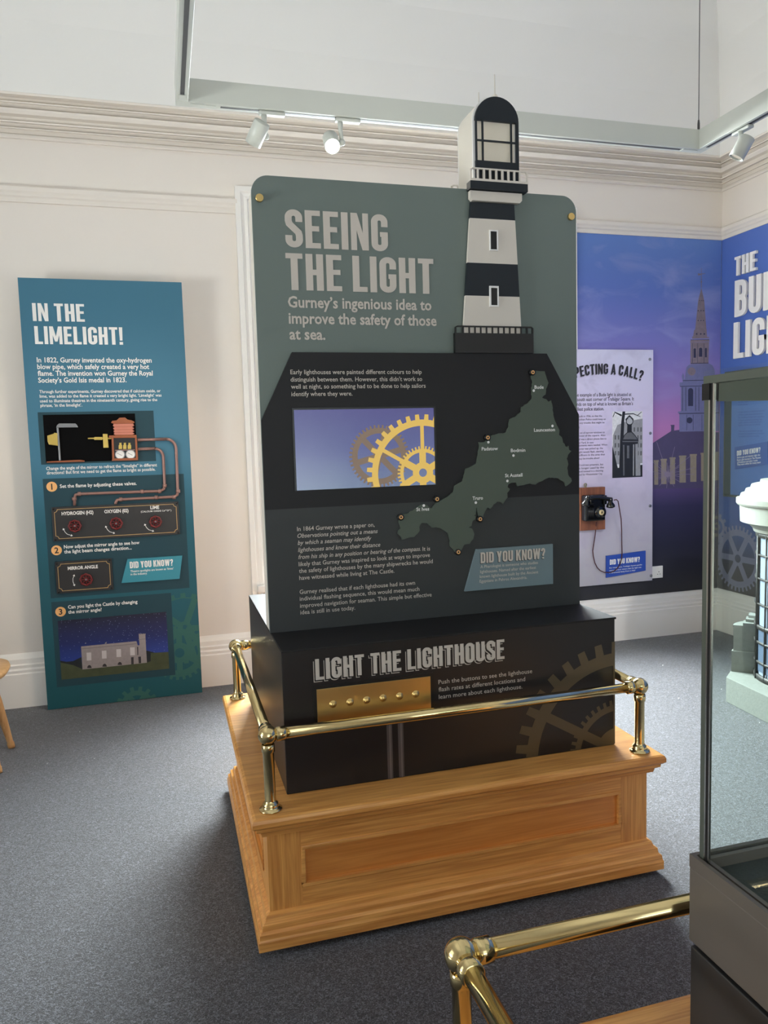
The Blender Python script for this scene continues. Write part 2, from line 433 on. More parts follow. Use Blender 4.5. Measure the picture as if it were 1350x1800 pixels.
# condensed poster capitals, drawn here stroke by stroke (cap height 1)
S_ = 0.165
def glyph(c):
    s = S_; a = s/2; W = 0.42; r = 0.125; y0, y1 = a, 1-a; x0, x1 = a, W-a
    st = lambda x: rect(x-a, 0, x+a, 1)
    hb = lambda p, q, y, t=0.14: rect(p, y-t/2, q, y+t/2)
    tl = lambda: arc(x0+r, y1-r, r, 180, 90); tr = lambda: arc(x1-r, y1-r, r, 90, 0)
    br = lambda: arc(x1-r, y0+r, r, 0, -90); bl = lambda: arc(x0+r, y0+r, r, 270, 180)
    if c == 'I': return s, [st(a)]
    if c == 'L': return .36, [st(a), hb(s*.9, .36, .07)]
    if c == 'E': return .37, [st(a), hb(s*.9, .37, .07), hb(s*.9, .34, .52), hb(s*.9, .37, .93)]
    if c == 'F': return .37, [st(a), hb(s*.9, .34, .52), hb(s*.9, .37, .93)]
    if c == 'T': return .40, [st(.20), hb(0, .1201, .93), hb(.2799, .40, .93), rect(.1, .86, .3, 1)]
    if c == 'H': return W, [st(x0), st(x1), hb(s*.9, W-s*.9, .5, .15)]
    if c == 'N': return .44, [rect(0, 0, s*.86, 1), rect(.44-s*.86, 0, .44, 1), [(0.02, 1), (s*.95, 1), (.42, 0), (.44-s*.95, 0)]]
    if c == 'M': return .58, [rect(0, 0, s*.86, 1), rect(.58-s*.86, 0, .58, 1), [(.02, 1), (s*1.05, 1), (.35, .15), (.23, .15)], [(.56, 1), (.58-s*1.05, 1), (.23, .15), (.35, .15)]]
    if c == 'W': return .66, [[(0, 1), (s*.95, 1), (.26, 0), (.11, 0)], [(.11, 0), (.26, 0), (.40, 1), (.27, 1)], [(.27, 1), (.40, 1), (.55, 0), (.40, 0)], [(.40, 0), (.55, 0), (.66, 1), (.66-s*.95, 1)]]
    if c == 'O': return W, ribbon(tl()+tr()+br()+bl(), s, True)
    if c == 'D': return W, ribbon([(x0, y1)]+tr()+br()+[(x0, y0)], s, True)
    if c == 'U': return W, ribbon([(x0, 1)]+bl()[::-1]+br()[::-1]+[(x1, 1)], s)
    if c == 'C': return W, ribbon([(x1, .64)]+tr()[::-1]+tl()[::-1]+bl()[::-1]+br()[::-1]+[(x1, .36)], s)
    if c == 'G': return W, ribbon([(x1, .66)]+tr()[::-1]+tl()[::-1]+bl()[::-1]+br()[::-1]+[(x1, .52)], s)+[rect(W*.53, .39, W, .52)]
    if c == 'S': return .41, ribbon([(x1, .68)]+tr()[::-1]+tl()[::-1]+[(x0, .70), (x0+.02, .62), (x1-.02, .40), (x1, .32)]+br()+bl()+[(x0, .32)], s)
    if c == 'B': return W, [st(a)]+ribbon([(x0, y1)]+arc(x1-r, y1-r, r, 90, 0)+arc(x1-r, .515+r, r, 0, -90)+[(x0, .515)], s*.92)+ribbon([(x0, .515)]+arc(x1-r, .515-r, r, 90, 0)+br()+[(x0, y0)], s*.92)
    if c == 'P': return W, [st(a)]+ribbon([(x0, y1)]+arc(x1-r, y1-r, r, 90, 0)+arc(x1-r, .45+r, r, 0, -90)+[(x0, .45)], s)
    if c == 'K': return .44, [st(a), [(.44-s*1.05, 1), (.44, 1), (s*1.3, .40), (s*.9, .55)], [(s*1.1, .56), (s*1.7, .66), (.44, 0), (.44-s*1.05, 0)]]
    if c == 'Y': return .44, [rect(.22-a, 0, .22+a, .42), [(0, 1), (s, 1), (.22+a, .40), (.22-a, .40)], [(.44-s, 1), (.44, 1), (.22+a, .40), (.22-a, .40)]]
    if c == 'A': return .46, [[(0, 0), (s*.95, 0), (.30, 1), (.16, 1)], [(.46-s*.95, 0), (.46, 0), (.30, 1), (.16, 1)], rect(.12, .2, .34, .33)]
    if c == 'X': return .44, [[(0, 0), (s, 0), (.44, 1), (.44-s, 1)], [(0, 1), (s, 1), (.44, 0), (.44-s, 0)]]
    if c == '!': return s, [rect(0, 0, s, .16), [(.02, .24), (s-.02, .24), (s, 1), (0, 1)]]
    if c == '?': return .38, ribbon([(a, .70)]+arc(a+r*.85, y1-r*.85, r*.85, 180, 90)+arc(.38-a-r*.85, y1-r*.85, r*.85, 90, 0)+[(.38-a, .66), (.19, .42), (.19, .26)], s*.95)+[rect(.11, 0, .27, .15)]
    return .16, []
GAP = 0.075
def title_polys(text):
    x = 0; out = []
    for c in text:
        if c == ' ': x += .2; continue
        wd, ps = glyph(c); out += [[(p[0]+x, p[1]) for p in pg] for pg in ps]; x += wd+GAP
    return x-GAP, out
def title(pl, text, base, right_u, top, shift=(0, 0), warp=None):
    """base = pixel of the lower left of the line, right_u = pixel column of its right end, top = pixel row of the cap line above base"""
    a0, b0 = pl.ab(*base); a1 = pl.at_col(right_u, b0); h = pl.ab(base[0], top)[1]-b0
    W, ps = title_polys(text)
    out = [[(a0+p[0]/W*(a1-a0)+shift[0], b0+p[1]*h+shift[1]) for p in pg] for pg in ps]
    return [[warp(*p) for p in pg] for pg in out] if warp else out
# small text: the built-in font turned into meshes
_cache = {}
def text_mesh(s, bold=0.0, shear=0.0):
    k = (s, bold, shear)
    if k in _cache: return _cache[k]
    c = bpy.data.curves.new('t', 'FONT'); c.body = s; c.size = 1; c.resolution_u = 2; c.offset = bold; c.shear = shear
    o = bpy.data.objects.new('t', c); COL.objects.link(o)
    dg = bpy.context.evaluated_depsgraph_get(); dg.update()
    me = o.evaluated_get(dg).to_mesh()
    vs = [(v.co.x, v.co.y) for v in me.vertices]; fs = [tuple(p.vertices) for p in me.polygons]
    o.evaluated_get(dg).to_mesh_clear(); bpy.data.objects.remove(o); bpy.data.curves.remove(c)
    _cache[k] = (vs, fs); return vs, fs
CAP = max(y for x, y in text_mesh('H')[0])
def text_lines(mb, pl, lines, cap, off, bold=0.0, slope=0.0):
    """lines: (string, (u,v) baseline left pixel, right pixel column[, italic])"""
    for ln in lines:
        s, base, ru = ln[0], ln[1], ln[2]; sh = 0.25 if len(ln) > 3 and ln[3] else 0.0
        vs, fs = text_mesh(s, bold, sh)
        if not vs: continue
        a0, b0 = pl.ab(*base); a1 = pl.at_col(ru, b0)
        x0 = min(v[0] for v in vs); x1 = max(v[0] for v in vs); sx = (a1-a0)/(x1-x0); sy = cap/CAP
        mb.add([pl.pt(a0+(x-x0)*sx, b0+y*sy+slope*(x-x0)*sx, off) for x, y in vs], fs)
    return mb
def Z(ox, oy, sc):                                # zoomed-crop coordinates -> photo pixels
    return lambda x, y: (ox+x*sc, oy+y*sc)
def quad(pl, z, pts): return [pl.ab(*z(*p)) for p in pts]

# ================================================================== SETTING
X0, X1, Y0, Y1, H = -3.3, 4.03, -2.6, 4.84, 5.0
def struct(mb, name, m, label=None, **k):
    return mb.build(name, m, kind='structure', label=label, **k)
struct(MB().add([(X0-.3, Y0-.3, 0), (X1+.3, Y0-.3, 0), (X1+.3, Y1+.3, 0), (X0-.3, Y1+.3, 0), (X0-.3, Y0-.3, -.1), (X1+.3, Y0-.3, -.1), (X1+.3, Y1+.3, -.1), (X0-.3, Y1+.3, -.1)],
       [(0, 1, 2, 3), (7, 6, 5, 4), (0, 4, 5, 1), (1, 5, 6, 2), (2, 6, 7, 3), (3, 7, 4, 0)]), 'floor', m_carpet)
def holed(axis, c, th, lo, hi, zt, hole):
    mb = MB(); (h0, h1, z0, z1) = hole
    def bx(a0, a1, zz0, zz1):
        if axis == 'y': mb.box((a0, min(c, c+th), zz0), (a1, max(c, c+th), zz1))
        else: mb.box((min(c, c+th), a0, zz0), (max(c, c+th), a1, zz1))
    bx(lo, h0, 0, zt); bx(h1, hi, 0, zt); bx(h0, h1, 0, z0); bx(h0, h1, z1, zt)
    return mb
WB = (0.64, 2.66, 0.62, 2.92)                       # back window opening
WL = (0.6, 2.6, 0.8, 2.9); WF = (-.6, 1.8, 0.8, 2.9)
struct(holed('y', Y1, .3, X0-.3, X1+.3, 3.62, WB), 'wall_back', m_wall)
struct(holed('x', X0, -.3, Y0, Y1, 3.62, WL), 'wall_left', m_wall)
struct(holed('y', Y0, -.3, X0-.3, X1+.3, 3.62, WF), 'wall_front', m_wall)
struct(MB().box((X1, Y0, 0), (X1+.3, Y1, 3.62)), 'wall_right', m_wall)
# coved ceiling
struct(MB().ring_sweep((X0, Y0, X1, Y1), [(.165, 3.438), (.180, 3.60), (.205, 3.80), (.28, 4.10), (.42, 4.42), (.66, 4.72), (1.0, 4.92), (1.5, H), (3.0, H+.02)])
       .add([(X0+3, Y0+3, H+.02), (X1-3, Y0+3, H+.02), (X1-3, Y1-3, H+.02), (X0+3, Y1-3, H+.02)], [(0, 1, 2, 3)]), 'ceiling', m_ceil)
# moulded cornice
def drawn(pf): return [(d, EYE+(z-EYE)*(Y1-d)/Y1) for d, z in pf]      # heights were measured on the wall plane
struct(MB().ring_sweep((X0, Y0, X1, Y1), drawn([(0, 3.258), (.020, 3.262), (.028, 3.272), (.024, 3.284), (.008, 3.288), (.008, 3.313), (.045, 3.315), (.045, 3.322), (.020, 3.324), (.022, 3.345), (.070, 3.349), (.075, 3.358), (.045, 3.361), (.050, 3.378), (.085, 3.395), (.100, 3.415), (.106, 3.426), (.075, 3.430), (.078, 3.452), (.120, 3.455), (.122, 3.463), (.100, 3.466), (.118, 3.482), (.150, 3.494), (.170, 3.500), (.172, 3.512), (0, 3.56)])), 'trim_1', m_corn)
# picture rail
def rail_prof(z): return [(0, z-.045), (.012, z-.043), (.016, z-.02), (.024, z-.012), (.026, z+.0), (.034, z+.012), (.036, z+.034), (.024, z+.046), (0, z+.052)]
def run_back(mb, xa, xb, prof): return mb.extrude_x(xa, xb, [(Y1-d, z) for d, z in prof])
def run_right(mb, ya, yb, prof): return mb.extrude_y(ya, yb, [(X1-d, z) for d, z in prof])
def run_left(mb, ya, yb, prof): return mb.extrude_y(ya, yb, [(X0+d, z) for d, z in prof])
rp = rail_prof(2.955)
struct(run_back(MB(), X0, .50, rp), 'trim_2', m_corn)
struct(run_back(MB(), 2.80, X1, rp), 'trim_3', m_corn)
struct(run_right(MB(), Y0, Y1, rp), 'trim_4', m_corn)
sk = [(0, 0), (.045, 0), (.045, .2), (.038, .206), (.040, .222), (.03, .232), (.032, .25), (.024, .258), (.024, .285), (.012, .305), (0, .317)]
struct(run_back(MB(), X0, X1, sk), 'baseboard_back', m_trim)
struct(run_right(MB(), Y0, Y1, sk), 'baseboard_right', m_trim)
struct(run_left(MB(), Y0, Y1, sk), 'baseboard_left', m_trim)
# windows: the tall one behind the lighthouse display lights the room
def window(name, axis, c, hole, out):
    (h0, h1, z0, z1) = hole; root = None
    def P(a, d, z): return (a, c+d*out, z) if axis == 'y' else (c+d*out, a, z)
    def bx(mb, a0, a1, d0, d1, zz0, zz1):
        p, q = P(a0, d0, zz0), P(a1, d1, zz1)
        return mb.box(tuple(min(i, j) for i, j in zip(p, q)), tuple(max(i, j) for i, j in zip(p, q)))
    fr = MB()
    for (a0, a1, b0, b1) in ((h0, h0+.07, z0, z1), (h1-.07, h1, z0, z1), (h0, h1, z0, z0+.09), (h0, h1, z1-.07, z1)):
        bx(fr, a0, a1, .12, .2, b0, b1)
    bx(fr, h0, h1, .12, .18, (z0+z1)/2-.025, (z0+z1)/2+.025)
    bx(fr, (h0+h1)/2-.02, (h0+h1)/2+.02, .13, .17, z0, z1)
    o = fr.build(name, m_trim, kind='structure')
    g = bx(MB(), h0+.05, h1-.05, .148, .152, z0+.05, z1-.05).build('pane', m_pane, o)
    bx(MB(), h0-.12, h1+.12, -.09, .12, z0-.04, z0).build('sill', m_trim, o)
    ar = MB(); zb = 0.31 if z0 < .7 else z0
    prof = [(0, 0), (0, .034), (.03, .034), (.036, .024), (.052, .02), (.07, .028), (.078, .018), (.112, .016), (.12, .026), (.148, .026), (.15, .0)]
    vs = []
    for i, d in prof:                                # i = in from the outer edge, d = out from the wall
        for a_, z_ in ((h0-.15+i, zb), (h0-.15+i, z1+.15-i), (h1+.15-i, z1+.15-i), (h1+.15-i, zb)):
            vs.append(P(a_, -d, z_))
    ar.add(vs, [(q*4+k, q*4+k+1, (q+1)*4+k+1, (q+1)*4+k) for q in range(len(prof)-1) for k in range(3)])
    ar.build('architrave', m_trim, o)
    return o
window('window_1', 'y', Y1, WB, 1)
window('window_2', 'x', X0, WL, -1)
window('window_3', 'y', Y0, WF, -1)

# ================================================================== OAK PLINTHS WITH BRASS RAILS
def oak_plinth(x0, x1, y0, y1, label):
    """x0..y1 = outline of the ledge"""
    t = thing('oak_plinth', ((x0+x1)/2, (y0+y1)/2, 0), label, 'plinth', 'oak plinths with brass rails')
    zt = .425; o = .045; fx0, fx1, fy0, fy1 = x0+o, x1-o, y0+o, y1-o
    # ledge with moulded nosing
    pr = [(0, zt-.012), (.004, zt-.003), (.012, zt)]
    lo = [(.0, zt-.012), (.0, zt-.024), (.008, zt-.032), (.012, zt-.034), (.013, zt-.044), (.026, zt-.052), (.030, zt-.066), (.045, zt-.072)]
    mb = MB().ring_sweep((x0, y0, x1, y1), lo[::-1]+pr[1:]+[(.14, zt), (.141, zt-.03)])
    mb.build('ledge', m_oak[0], t)
    # carcass: four framed sides with sunk panels
    def side(axis, c, a0, a1, n, mh, mv):
        def bx(m, p0, p1, d0, d1, zz0, zz1):
            q = [(p0, c+n*d0, zz0), (p1, c+n*d1, zz1)] if axis == 'y' else [(c+n*d0, p0, zz0), (c+n*d1, p1, zz1)]
            return m.box(tuple(min(i, j) for i, j in zip(*q)), tuple(max(i, j) for i, j in zip(*q)))
        sw, b0, b1 = .10, .175, .305
        f = MB()
        for (p, q) in ((a0, a0+sw), (a1-sw, a1)): bx(MB(), p, q, 0, .02, .09, zt-.05).build('stile', m_oak[2], t)
        for (p, q) in ((.09, b0), (b1, zt-.05)): bx(MB(), a0+sw, a1-sw, .0005, .02, p, q).build('rail', mh, t)
        f = MB(); bx(f, a0+sw-.005, a1-sw+.005, .009, .02, b0-.005, b1+.005)
        pn = f.build('sunk_panel', mv, t)
        f = MB(); e = .012
        for (p, q, r, s) in ((a0+sw, a1-sw, b0, b0+e), (a0+sw, a1-sw, b1-e, b1), (a0+sw, a0+sw+e, b0+e, b1-e), (a1-sw-e, a1-sw, b0+e, b1-e)):
            bx(f, p, q, -.003, .012, r, s)
        f.build('bead', mh, pn, bevel=.003)
    side('y', fy0, fx0, fx1, 1, m_oak[0], m_oakpanel); side('y', fy1, fx0, fx1, -1, m_oak[0], m_oakpanel)
    side('x', fx0, fy0+.021, fy1-.021, 1, m_oak[1], m_oak[1]); side('x', fx1, fy0+.021, fy1-.021, -1, m_oak[1], m_oak[1])
    # base moulding
    e = .004
    pb = [(o, .118), (o-.012, .112), (o-.016, .098), (o-.026, .092), (o-.028, .076), (o-.036, .07), (o-.038, .056), (e, .05), (e, .022), (o+.05, .022)]
    MB().ring_sweep((x0, y0, x1, y1), pb).build('base_moulding', m_oak[0], t)
    for cx in (x0+.12, x1-.12):
        for cy in (y0+.12, y1-.12):
            cs = MB(); cs.lathe((cx-.012, cy, .016), [(1e-4, 0), (.016, 0), (.016, .024), (1e-4, .024)], axis=(1, 0, 0), n=16)
            cs.box((cx-.02, cy-.02, .018), (cx+.02, cy+.02, .03)); cs.build('castor', m_blk, t)
    # brass rail on corner posts
    rz, q = .652, .062
    cs_ = [(x0+q, y0+q), (x1-q, y0+q), (x1-q, y1-q), (x0+q, y1-q)]
    for i, (px, py) in enumerate(cs_):
        p = MB().lathe((px, py, zt), [(1e-4, 0), (.034, 0), (.034, .004), (.026, .006), (.023, .014), (.0235, .02), (.018, .024), (.0165, .03), (.0165, .175), (.0195, .178), (.0195, .198), (.018, .2)], n=24)
        post = p.build('post', m_brass, t)
        b = MB().sphere((px, py, rz), .0285)
        for dx, dy in ((1 if px < (x0+x1)/2 else -1, 0), (0, 1 if py < (y0+y1)/2 else -1)):
            b.lathe((px, py, rz), [(.017, .024), (.021, .026), (.021, .052), (.0165, .053)], axis=(dx, dy, 0), n=20)
        b.build('ball_joint', m_brass, post)
    for i in range(4):
        p, q2 = cs_[i], cs_[(i+1) % 4]
        MB().tube([(p[0], p[1], rz), (q2[0], q2[1], rz)], .0165, 20).build('handrail', m_brass, t)
    return t
oak_plinth(.186, 1.570, 2.122, 3.300, 'golden oak plinth with brass rail carrying the lighthouse display')
oak_plinth(.366, 1.75, 0.0, 1.172, 'oak plinth with brass rail in the right foreground carrying the glass case')

# ================================================================== LIGHTHOUSE DISPLAY
BX0, BX1, BY0, BY1, BZ0, BZ1 = .308, 1.461, 2.259, 3.18, .425, .8776
ds = thing('lighthouse_display', (.885, 2.7, BZ0), 'tall grey-green and black lighthouse display board on a black box, on the oak plinth', 'display stand')
PB = Plane('y', BY0); PF = Plane('y', 2.508)
MB().box((BX0, BY0, BZ0), (BX1, BY1, BZ1)).build('box', m_boxf, ds, bevel=.003)
MB().box((BX0+.0, BY0-.002, BZ1-.006), (BX1+.004, BY1, BZ1+.001)).build('box_lid', m_black, ds, bevel=.001)
px0, px1, pz0, pz1 = .307, 1.463, .8776, 2.3573
# grey-green back board with rounded top corners
def rounded_top(a0, a1, b0, b1, r): return [(a0, b0), (a1, b0)]+[(a1-r+r*math.cos(math.radians(t)), b1-r+r*math.sin(math.radians(t))) for t in range(0, 91, 9)]+[(a0+r-r*math.cos(math.radians(t)), b1-r+r*math.sin(math.radians(t))) for t in range(90, -1, -9)]
MB().polys(PF, [rounded_top(px0, px1, pz0, pz1, .055)], 0, .012).build('board', m_green, ds)
MB().polys(PF, [rounded_top(px0+.002, px1-.002, pz0, pz1-.002, .055)], -.012, .09).build('board_core', m_offw, ds)
z6 = Z(680, 620, .2722); z5 = Z(450, 610, .2778); z3 = Z(430, 290, .2741); z4 = Z(780, 120, .289)
PK = Plane('y', 2.494)                             # face of the black front layer
zs = PK.ab(*z5(600, 1004))[1]
tl_, tr_ = PK.ab(*z5(228, 33)), PK.ab(*z6(1033, 5)); zl = PK.ab(*z5(38, 465))[1]; bz = (tl_[1]+tr_[1])/2
ax0, ax1 = px0-.0, px1+.0
MB().polys(PK, [[(ax0, zs), (ax1, zs), (ax1, zl), (tr_[0], bz), (tl_[0], bz), (ax0, zl)]], 0, .014).build('black_panel', m_black, ds)
MB().polys(PK, [rect(ax0, pz0, ax1, zs)], 0.0, .014).build('charcoal_panel', m_char, ds)
# studs
for u, v in ((455.8, 348.7), (1002.8, 381.5)):
    a, b = PF.ab(u, v)
    MB().lathe(PF.pt(a, b), [(1e-4, .009), (.0118, .009), (.0125, .0082), (.0125, 0)], axis=(0, -1, 0), n=24, smooth=False).build('stud', m_brassp, ds)
# headings
MB().polys(PF, title(PF, 'SEEING', z3(264, 527), z3(920, 0)[0], z3(0, 283)[1]), .0016, .0016).polys(PF, title(PF, 'THE LIGHT', z3(270, 801), z3(1213, 0)[0], z3(0, 565)[1]), .0016, .0016).build('heading', m_beige, ds)
text_lines(MB(), PF, [('Gurney\u2019s ingenious idea to', z3(278, 912), z3(1198, 0)[0]), ('improve the safety of those', z3(283, 1016), z3(1231, 0)[0]), ('at sea.', z3(288, 1118), z3(518, 0)[0])], .0345, .0012, bold=.022).build('subheading', m_beige, ds)
tb = MB()
text_lines(tb, PK, [('Early lighthouses were painted different colours to help', z5(218, 172), z5(1048, 0)[0]), ('distinguish between them. However, this didn\'t work so', z5(219, 219), z5(1051, 0)[0]), ('well at night, so something had to be done to help sailors', z5(222, 264), z5(1073, 0)[0]), ('identify where they were.', z5(224, 311), z5(610, 0)[0])], .0142, .001, bold=.008)
tb.build('paragraph', m_beige, ds)
tb = MB()
text_lines(tb, PK, [('In 1864 Gurney wrote a paper on,', z5(260, 1165), z5(750, 0)[0]), ('Observations pointing out a means', z5(262, 1208), z5(770, 0)[0], 1), ('by which a seaman may identify', z5(264, 1252), z5(730, 0)[0], 1), ('lighthouses and know their distance', z5(266, 1297), z5(786, 0)[0], 1), ('from his ship in any position or bearing of the compass.', z5(268, 1342), z5(1042, 0)[0], 1), ('It is', z5(1054, 1290), z5(1101, 0)[0]),
    ('likely that Gurney was inspired to look at ways to improve', z5(270, 1387), z5(1100, 0)[0]), ('the safety of lighthouses by the many shipwrecks he would', z5(272, 1430), z5(1118, 0)[0]), ('have witnessed while living at The Castle.', z5(274, 1474), z5(875, 0)[0])], .0142, .001, bold=.006)
tb.build('paragraph', m_beige, ds); tb = MB()
text_lines(tb, PK, [('Gurney realised that if each lighthouse had its own', z5(276, 1563), z5(1006, 0)[0]), ('individual flashing sequence, this would mean much', z5(277, 1606), z5(1034, 0)[0]), ('improved navigation for seaman. This simple but effective', z5(279, 1650), z5(1111, 0)[0]), ('idea is still in use today.', z5(281, 1692), z5(627, 0)[0])], .0142, .001, bold=.004)
tb.build('paragraph', m_beige, ds)
# video screen, sunk in a black reveal
sc = quad(PK, z5, [(238, 397), (1123, 387), (1133, 870), (258, 908)])
sa0, sa1 = (sc[0][0]+sc[3][0])/2, (sc[1][0]+sc[2][0])/2; sb1, sb0 = (sc[0][1]+sc[1][1])/2, (sc[2][1]+sc[3][1])/2
scr = MB().polys(PK, [rect(sa0, sb0, sa1, sb1)], .0012, .001).build('screen', print_mat('screen_picture', 2, sb0, sb1, [(0, rgb(132, 150, 188)), (.45, rgb(112, 120, 178)), (1, rgb(100, 98, 164))], emission=.29, rough=.2), ds, label='lit blue video screen with gold cogs')
fr = MB(); e = .006
for r_ in (rect(sa0-e, sb0-.001, sa0, sb1+e), rect(sa1, sb0-.001, sa1+e, sb1+e), rect(sa0, sb1, sa1, sb1+e)): fr.polys(PK, [r_], .004, .004)
fr.build('bezel', m_blk, scr)
SR = (sa0, sb0, sa1, sb1)
ga, gb = PK.ab(*z5(780, 690)); k = .2778/465
MB().polys(PK, clip_all(gear(ga, gb, 128*k, 160*k, 177*k, 44, 6, 34*k, 32*k, 14*k, sphase=.25), SR), .002).build('cog_picture', emit('screen_dull_gold', rgb(128, 108, 92), .42), scr)
ga, gb = PK.ab(*z5(1055, 795))
MB().polys(PK, clip_all(gear(ga, gb, 270*k, 306*k, 336*k, 36, 6, 22*k, 62*k, 24*k, phase=.087, sphase=math.pi/6*3)+gear(ga, gb, 118*k, 138*k, 154*k, 44, 6, 40*k, 62*k, 24*k, sphase=math.pi/6), SR), .0026).build('cog_picture', emit('screen_gold', rgb(214, 178, 88), .47), scr)
# map of the county, raised
mp = [(945,118),(1020,120),(1030,155),(1044,195),(1028,235),(1025,270),(1003,290),(1030,300),(1045,318),(1062,308),(1070,345),(1075,400),(1085,440),(1105,480),(1115,500),(1112,530),(1130,545),(1138,580),(1160,610),(1175,602),(1178,628),(1192,635),(1170,660),(1162,685),(1172,720),(1165,745),(1172,790),(1190,810),(1195,828),(1175,850),(1158,862),(1150,840),(1110,812),(1050,806),(1020,818),(985,835),(960,852),(930,845),(885,855),(845,862),(835,838),(805,840),(785,850),(780,868),(795,880),(778,905),(780,935),(760,960),(750,978),(735,965),(712,962),(690,980),(668,1008),(650,1000),(630,1035),(622,1065),(602,1090),(590,1050),(583,1005),(578,1000),(575,1045),(562,1050),(575,1058),(572,1075),(555,1085),(548,1118),(528,1128),(550,1135),(558,1150),(565,1175),(558,1205),(535,1235),(500,1240),(490,1262),(470,1295),(445,1300),(432,1272),(408,1250),(410,1215),(395,1165),(355,1138),(318,1128),(290,1130),(262,1102),(225,1100),(210,1125),(212,1150),(180,1188),(140,1195),(100,1208),(90,1185),(72,1168),(75,1148),(90,1135),(78,1090),(80,1065),(100,1042),(145,1035),(178,1012),(215,985),(240,978),(262,985),(275,1002),(290,1005),(320,968),(355,950),(385,935),(432,898),(440,860),(490,830),(505,780),(510,750),(545,735),(580,715),(592,640),(600,600),(595,578),(612,580),(635,575),(660,545),(685,530),(740,520),(772,515),(790,470),(795,430),(830,415),(870,380),(872,350),(915,325),(940,295),(938,240),(945,190),(935,150)]
def jag(pts, amp):
    out = []
    for i in range(len(pts)):
        p, q = pts[i], pts[(i+1) % len(pts)]; n = max(1, int(math.hypot(q[0]-p[0], q[1]-p[1])/12))
        for j in range(n):
            t = j/n; out.append((p[0]+(q[0]-p[0])*t+(random.uniform(-amp, amp) if j else 0), p[1]+(q[1]-p[1])*t+(random.uniform(-amp, amp) if j else 0)))
    return out
PM = Plane('y', 2.494-.008)
mapo = MB().polys(PM, [quad(PM, z6, jag(mp, 2.5))], 0, .008).build('county_map', m_map, ds)
lb = MB()
for nm, x, y, x1 in (('Bude', 953, 233, 1012), ('Launceston', 950, 510, 1085), ('Padstow', 612, 632, 717), ('Bodmin', 800, 642, 894), ('St Austell', 763, 804, 875), ('Truro', 553, 951, 620), ('St Ives', 190, 1023, 273)):
    text_lines(lb, PM, [(nm, z6(x, y), z6(x1, 0)[0])], .0118, .0008, bold=.018)
lb.build('place_names', m_whitep, mapo)
dt = MB()
for x, y in ((948, 245), (1069, 473), (655, 578), (817, 664), (778, 828), (574, 968), (238, 987)):
    a, b = PM.ab(*z6(x, y)); dt.polys(PM, [disc(a, b, .0047)], .0009)
dt.build('town_dots', m_whitep, mapo)
for x, y in ((940, 127), (650, 548), (323, 945), (90, 1062), (601, 1074), (460, 1287)):
    a, b = PM.ab(*z6(x, y))
    L_ = MB().lathe(PM.pt(a, b), [(1e-4, .004), (.011, .004), (.0115, 0), (.0115, -.008)], axis=(0, -1, 0), n=28).build('location_light', m_blk, ds)
    MB().polys(PM, annulus(a, b, .0035, .0068, 24), .0046, .001).build('ring', m_orange, L_)
# did-you-know plaque
dq = quad(PM, z6, [(577, 1248), (1073, 1257), (1073, 1502), (503, 1532)])
d1, d0 = (dq[0][1]+dq[1][1])/2, (dq[2][1]+dq[3][1])/2; da1 = (dq[1][0]+dq[2][0])/2
pq = MB().polys(PM, [[(dq[3][0], d0), (da1, d0), (da1, d1), (dq[0][0], d1)]], 0, .008).build('fact_plaque', m_dyk, ds, label='slanted slate blue plaque headed DID YOU KNOW?')
sh = .0022
MB().polys(PM, title(PM, 'DID YOU KNOW?', z6(605, 1360), z6(1022, 0)[0], z6(0, 1290)[1], (-sh, -sh)), .0006).build('heading_shadow', m_char, pq)
MB().polys(PM, title(PM, 'DID YOU KNOW?', z6(605, 1360), z6(1022, 0)[0], z6(0, 1290)[1]), .0012).build('heading', m_beige, pq)
text_lines(MB(), PM, [('A Pharologist is someone who studies', z6(604, 1392), z6(975, 0)[0]), ('lighthouses. Named after the earliest', z6(602, 1424), z6(963, 0)[0]), ('known lighthouse built by the Ancient', z6(600, 1455), z6(977, 0)[0]), ('Egyptians in Pahros Alexandria.', z6(599, 1485), z6(905, 0)[0])], .0105, .0008, bold=.004).build('paragraph', m_beige, pq)

# the cut-out lighthouse: same layers on the front and on the back of the board
lh = thing('lighthouse_model', (0, 0, 0), None, None)
lh.parent = ds; lh.location = Vector((1.155, 2.5, 1.79))-ds.location
for k_ in ('label', 'category'):
    if k_ in lh: del lh[k_]
PL = Plane('y', 2.492)
def L4(x, y): return PL.ab(*z4(x, y))
def hq(xl, yl, xr, yr):                            # average heights so that edges are level
    a0, b0 = L4(xl, yl); a1, b1 = L4(xr, yr); return a0, a1, (b0+b1)/2
def towerx(b):                                     # left and right edge of the tower at height b
    t0, t1 = L4(165, 815), L4(428, 828); q0, q1 = L4(122, 1560), L4(470, 1562); bt = (t0[1]+t1[1])/2; bb = (q0[1]+q1[1])/2
    k = (b-bb)/(bt-bb); return q0[0]+(t0[0]-q0[0])*k, q1[0]+(t1[0]-q1[0])*k
def band(b0, b1): l0, r0 = towerx(b0); l1, r1 = towerx(b1); return [(l0, b0), (r0, b0), (r1, b1), (l1, b1)]
B_ = [hq(165, 815, 428, 828)[2], hq(163, 912, 430, 925)[2], hq(146, 1183, 449, 1193)[2], hq(134, 1383, 460, 1390)[2], hq(119, 1613, 473, 1614)[2]]
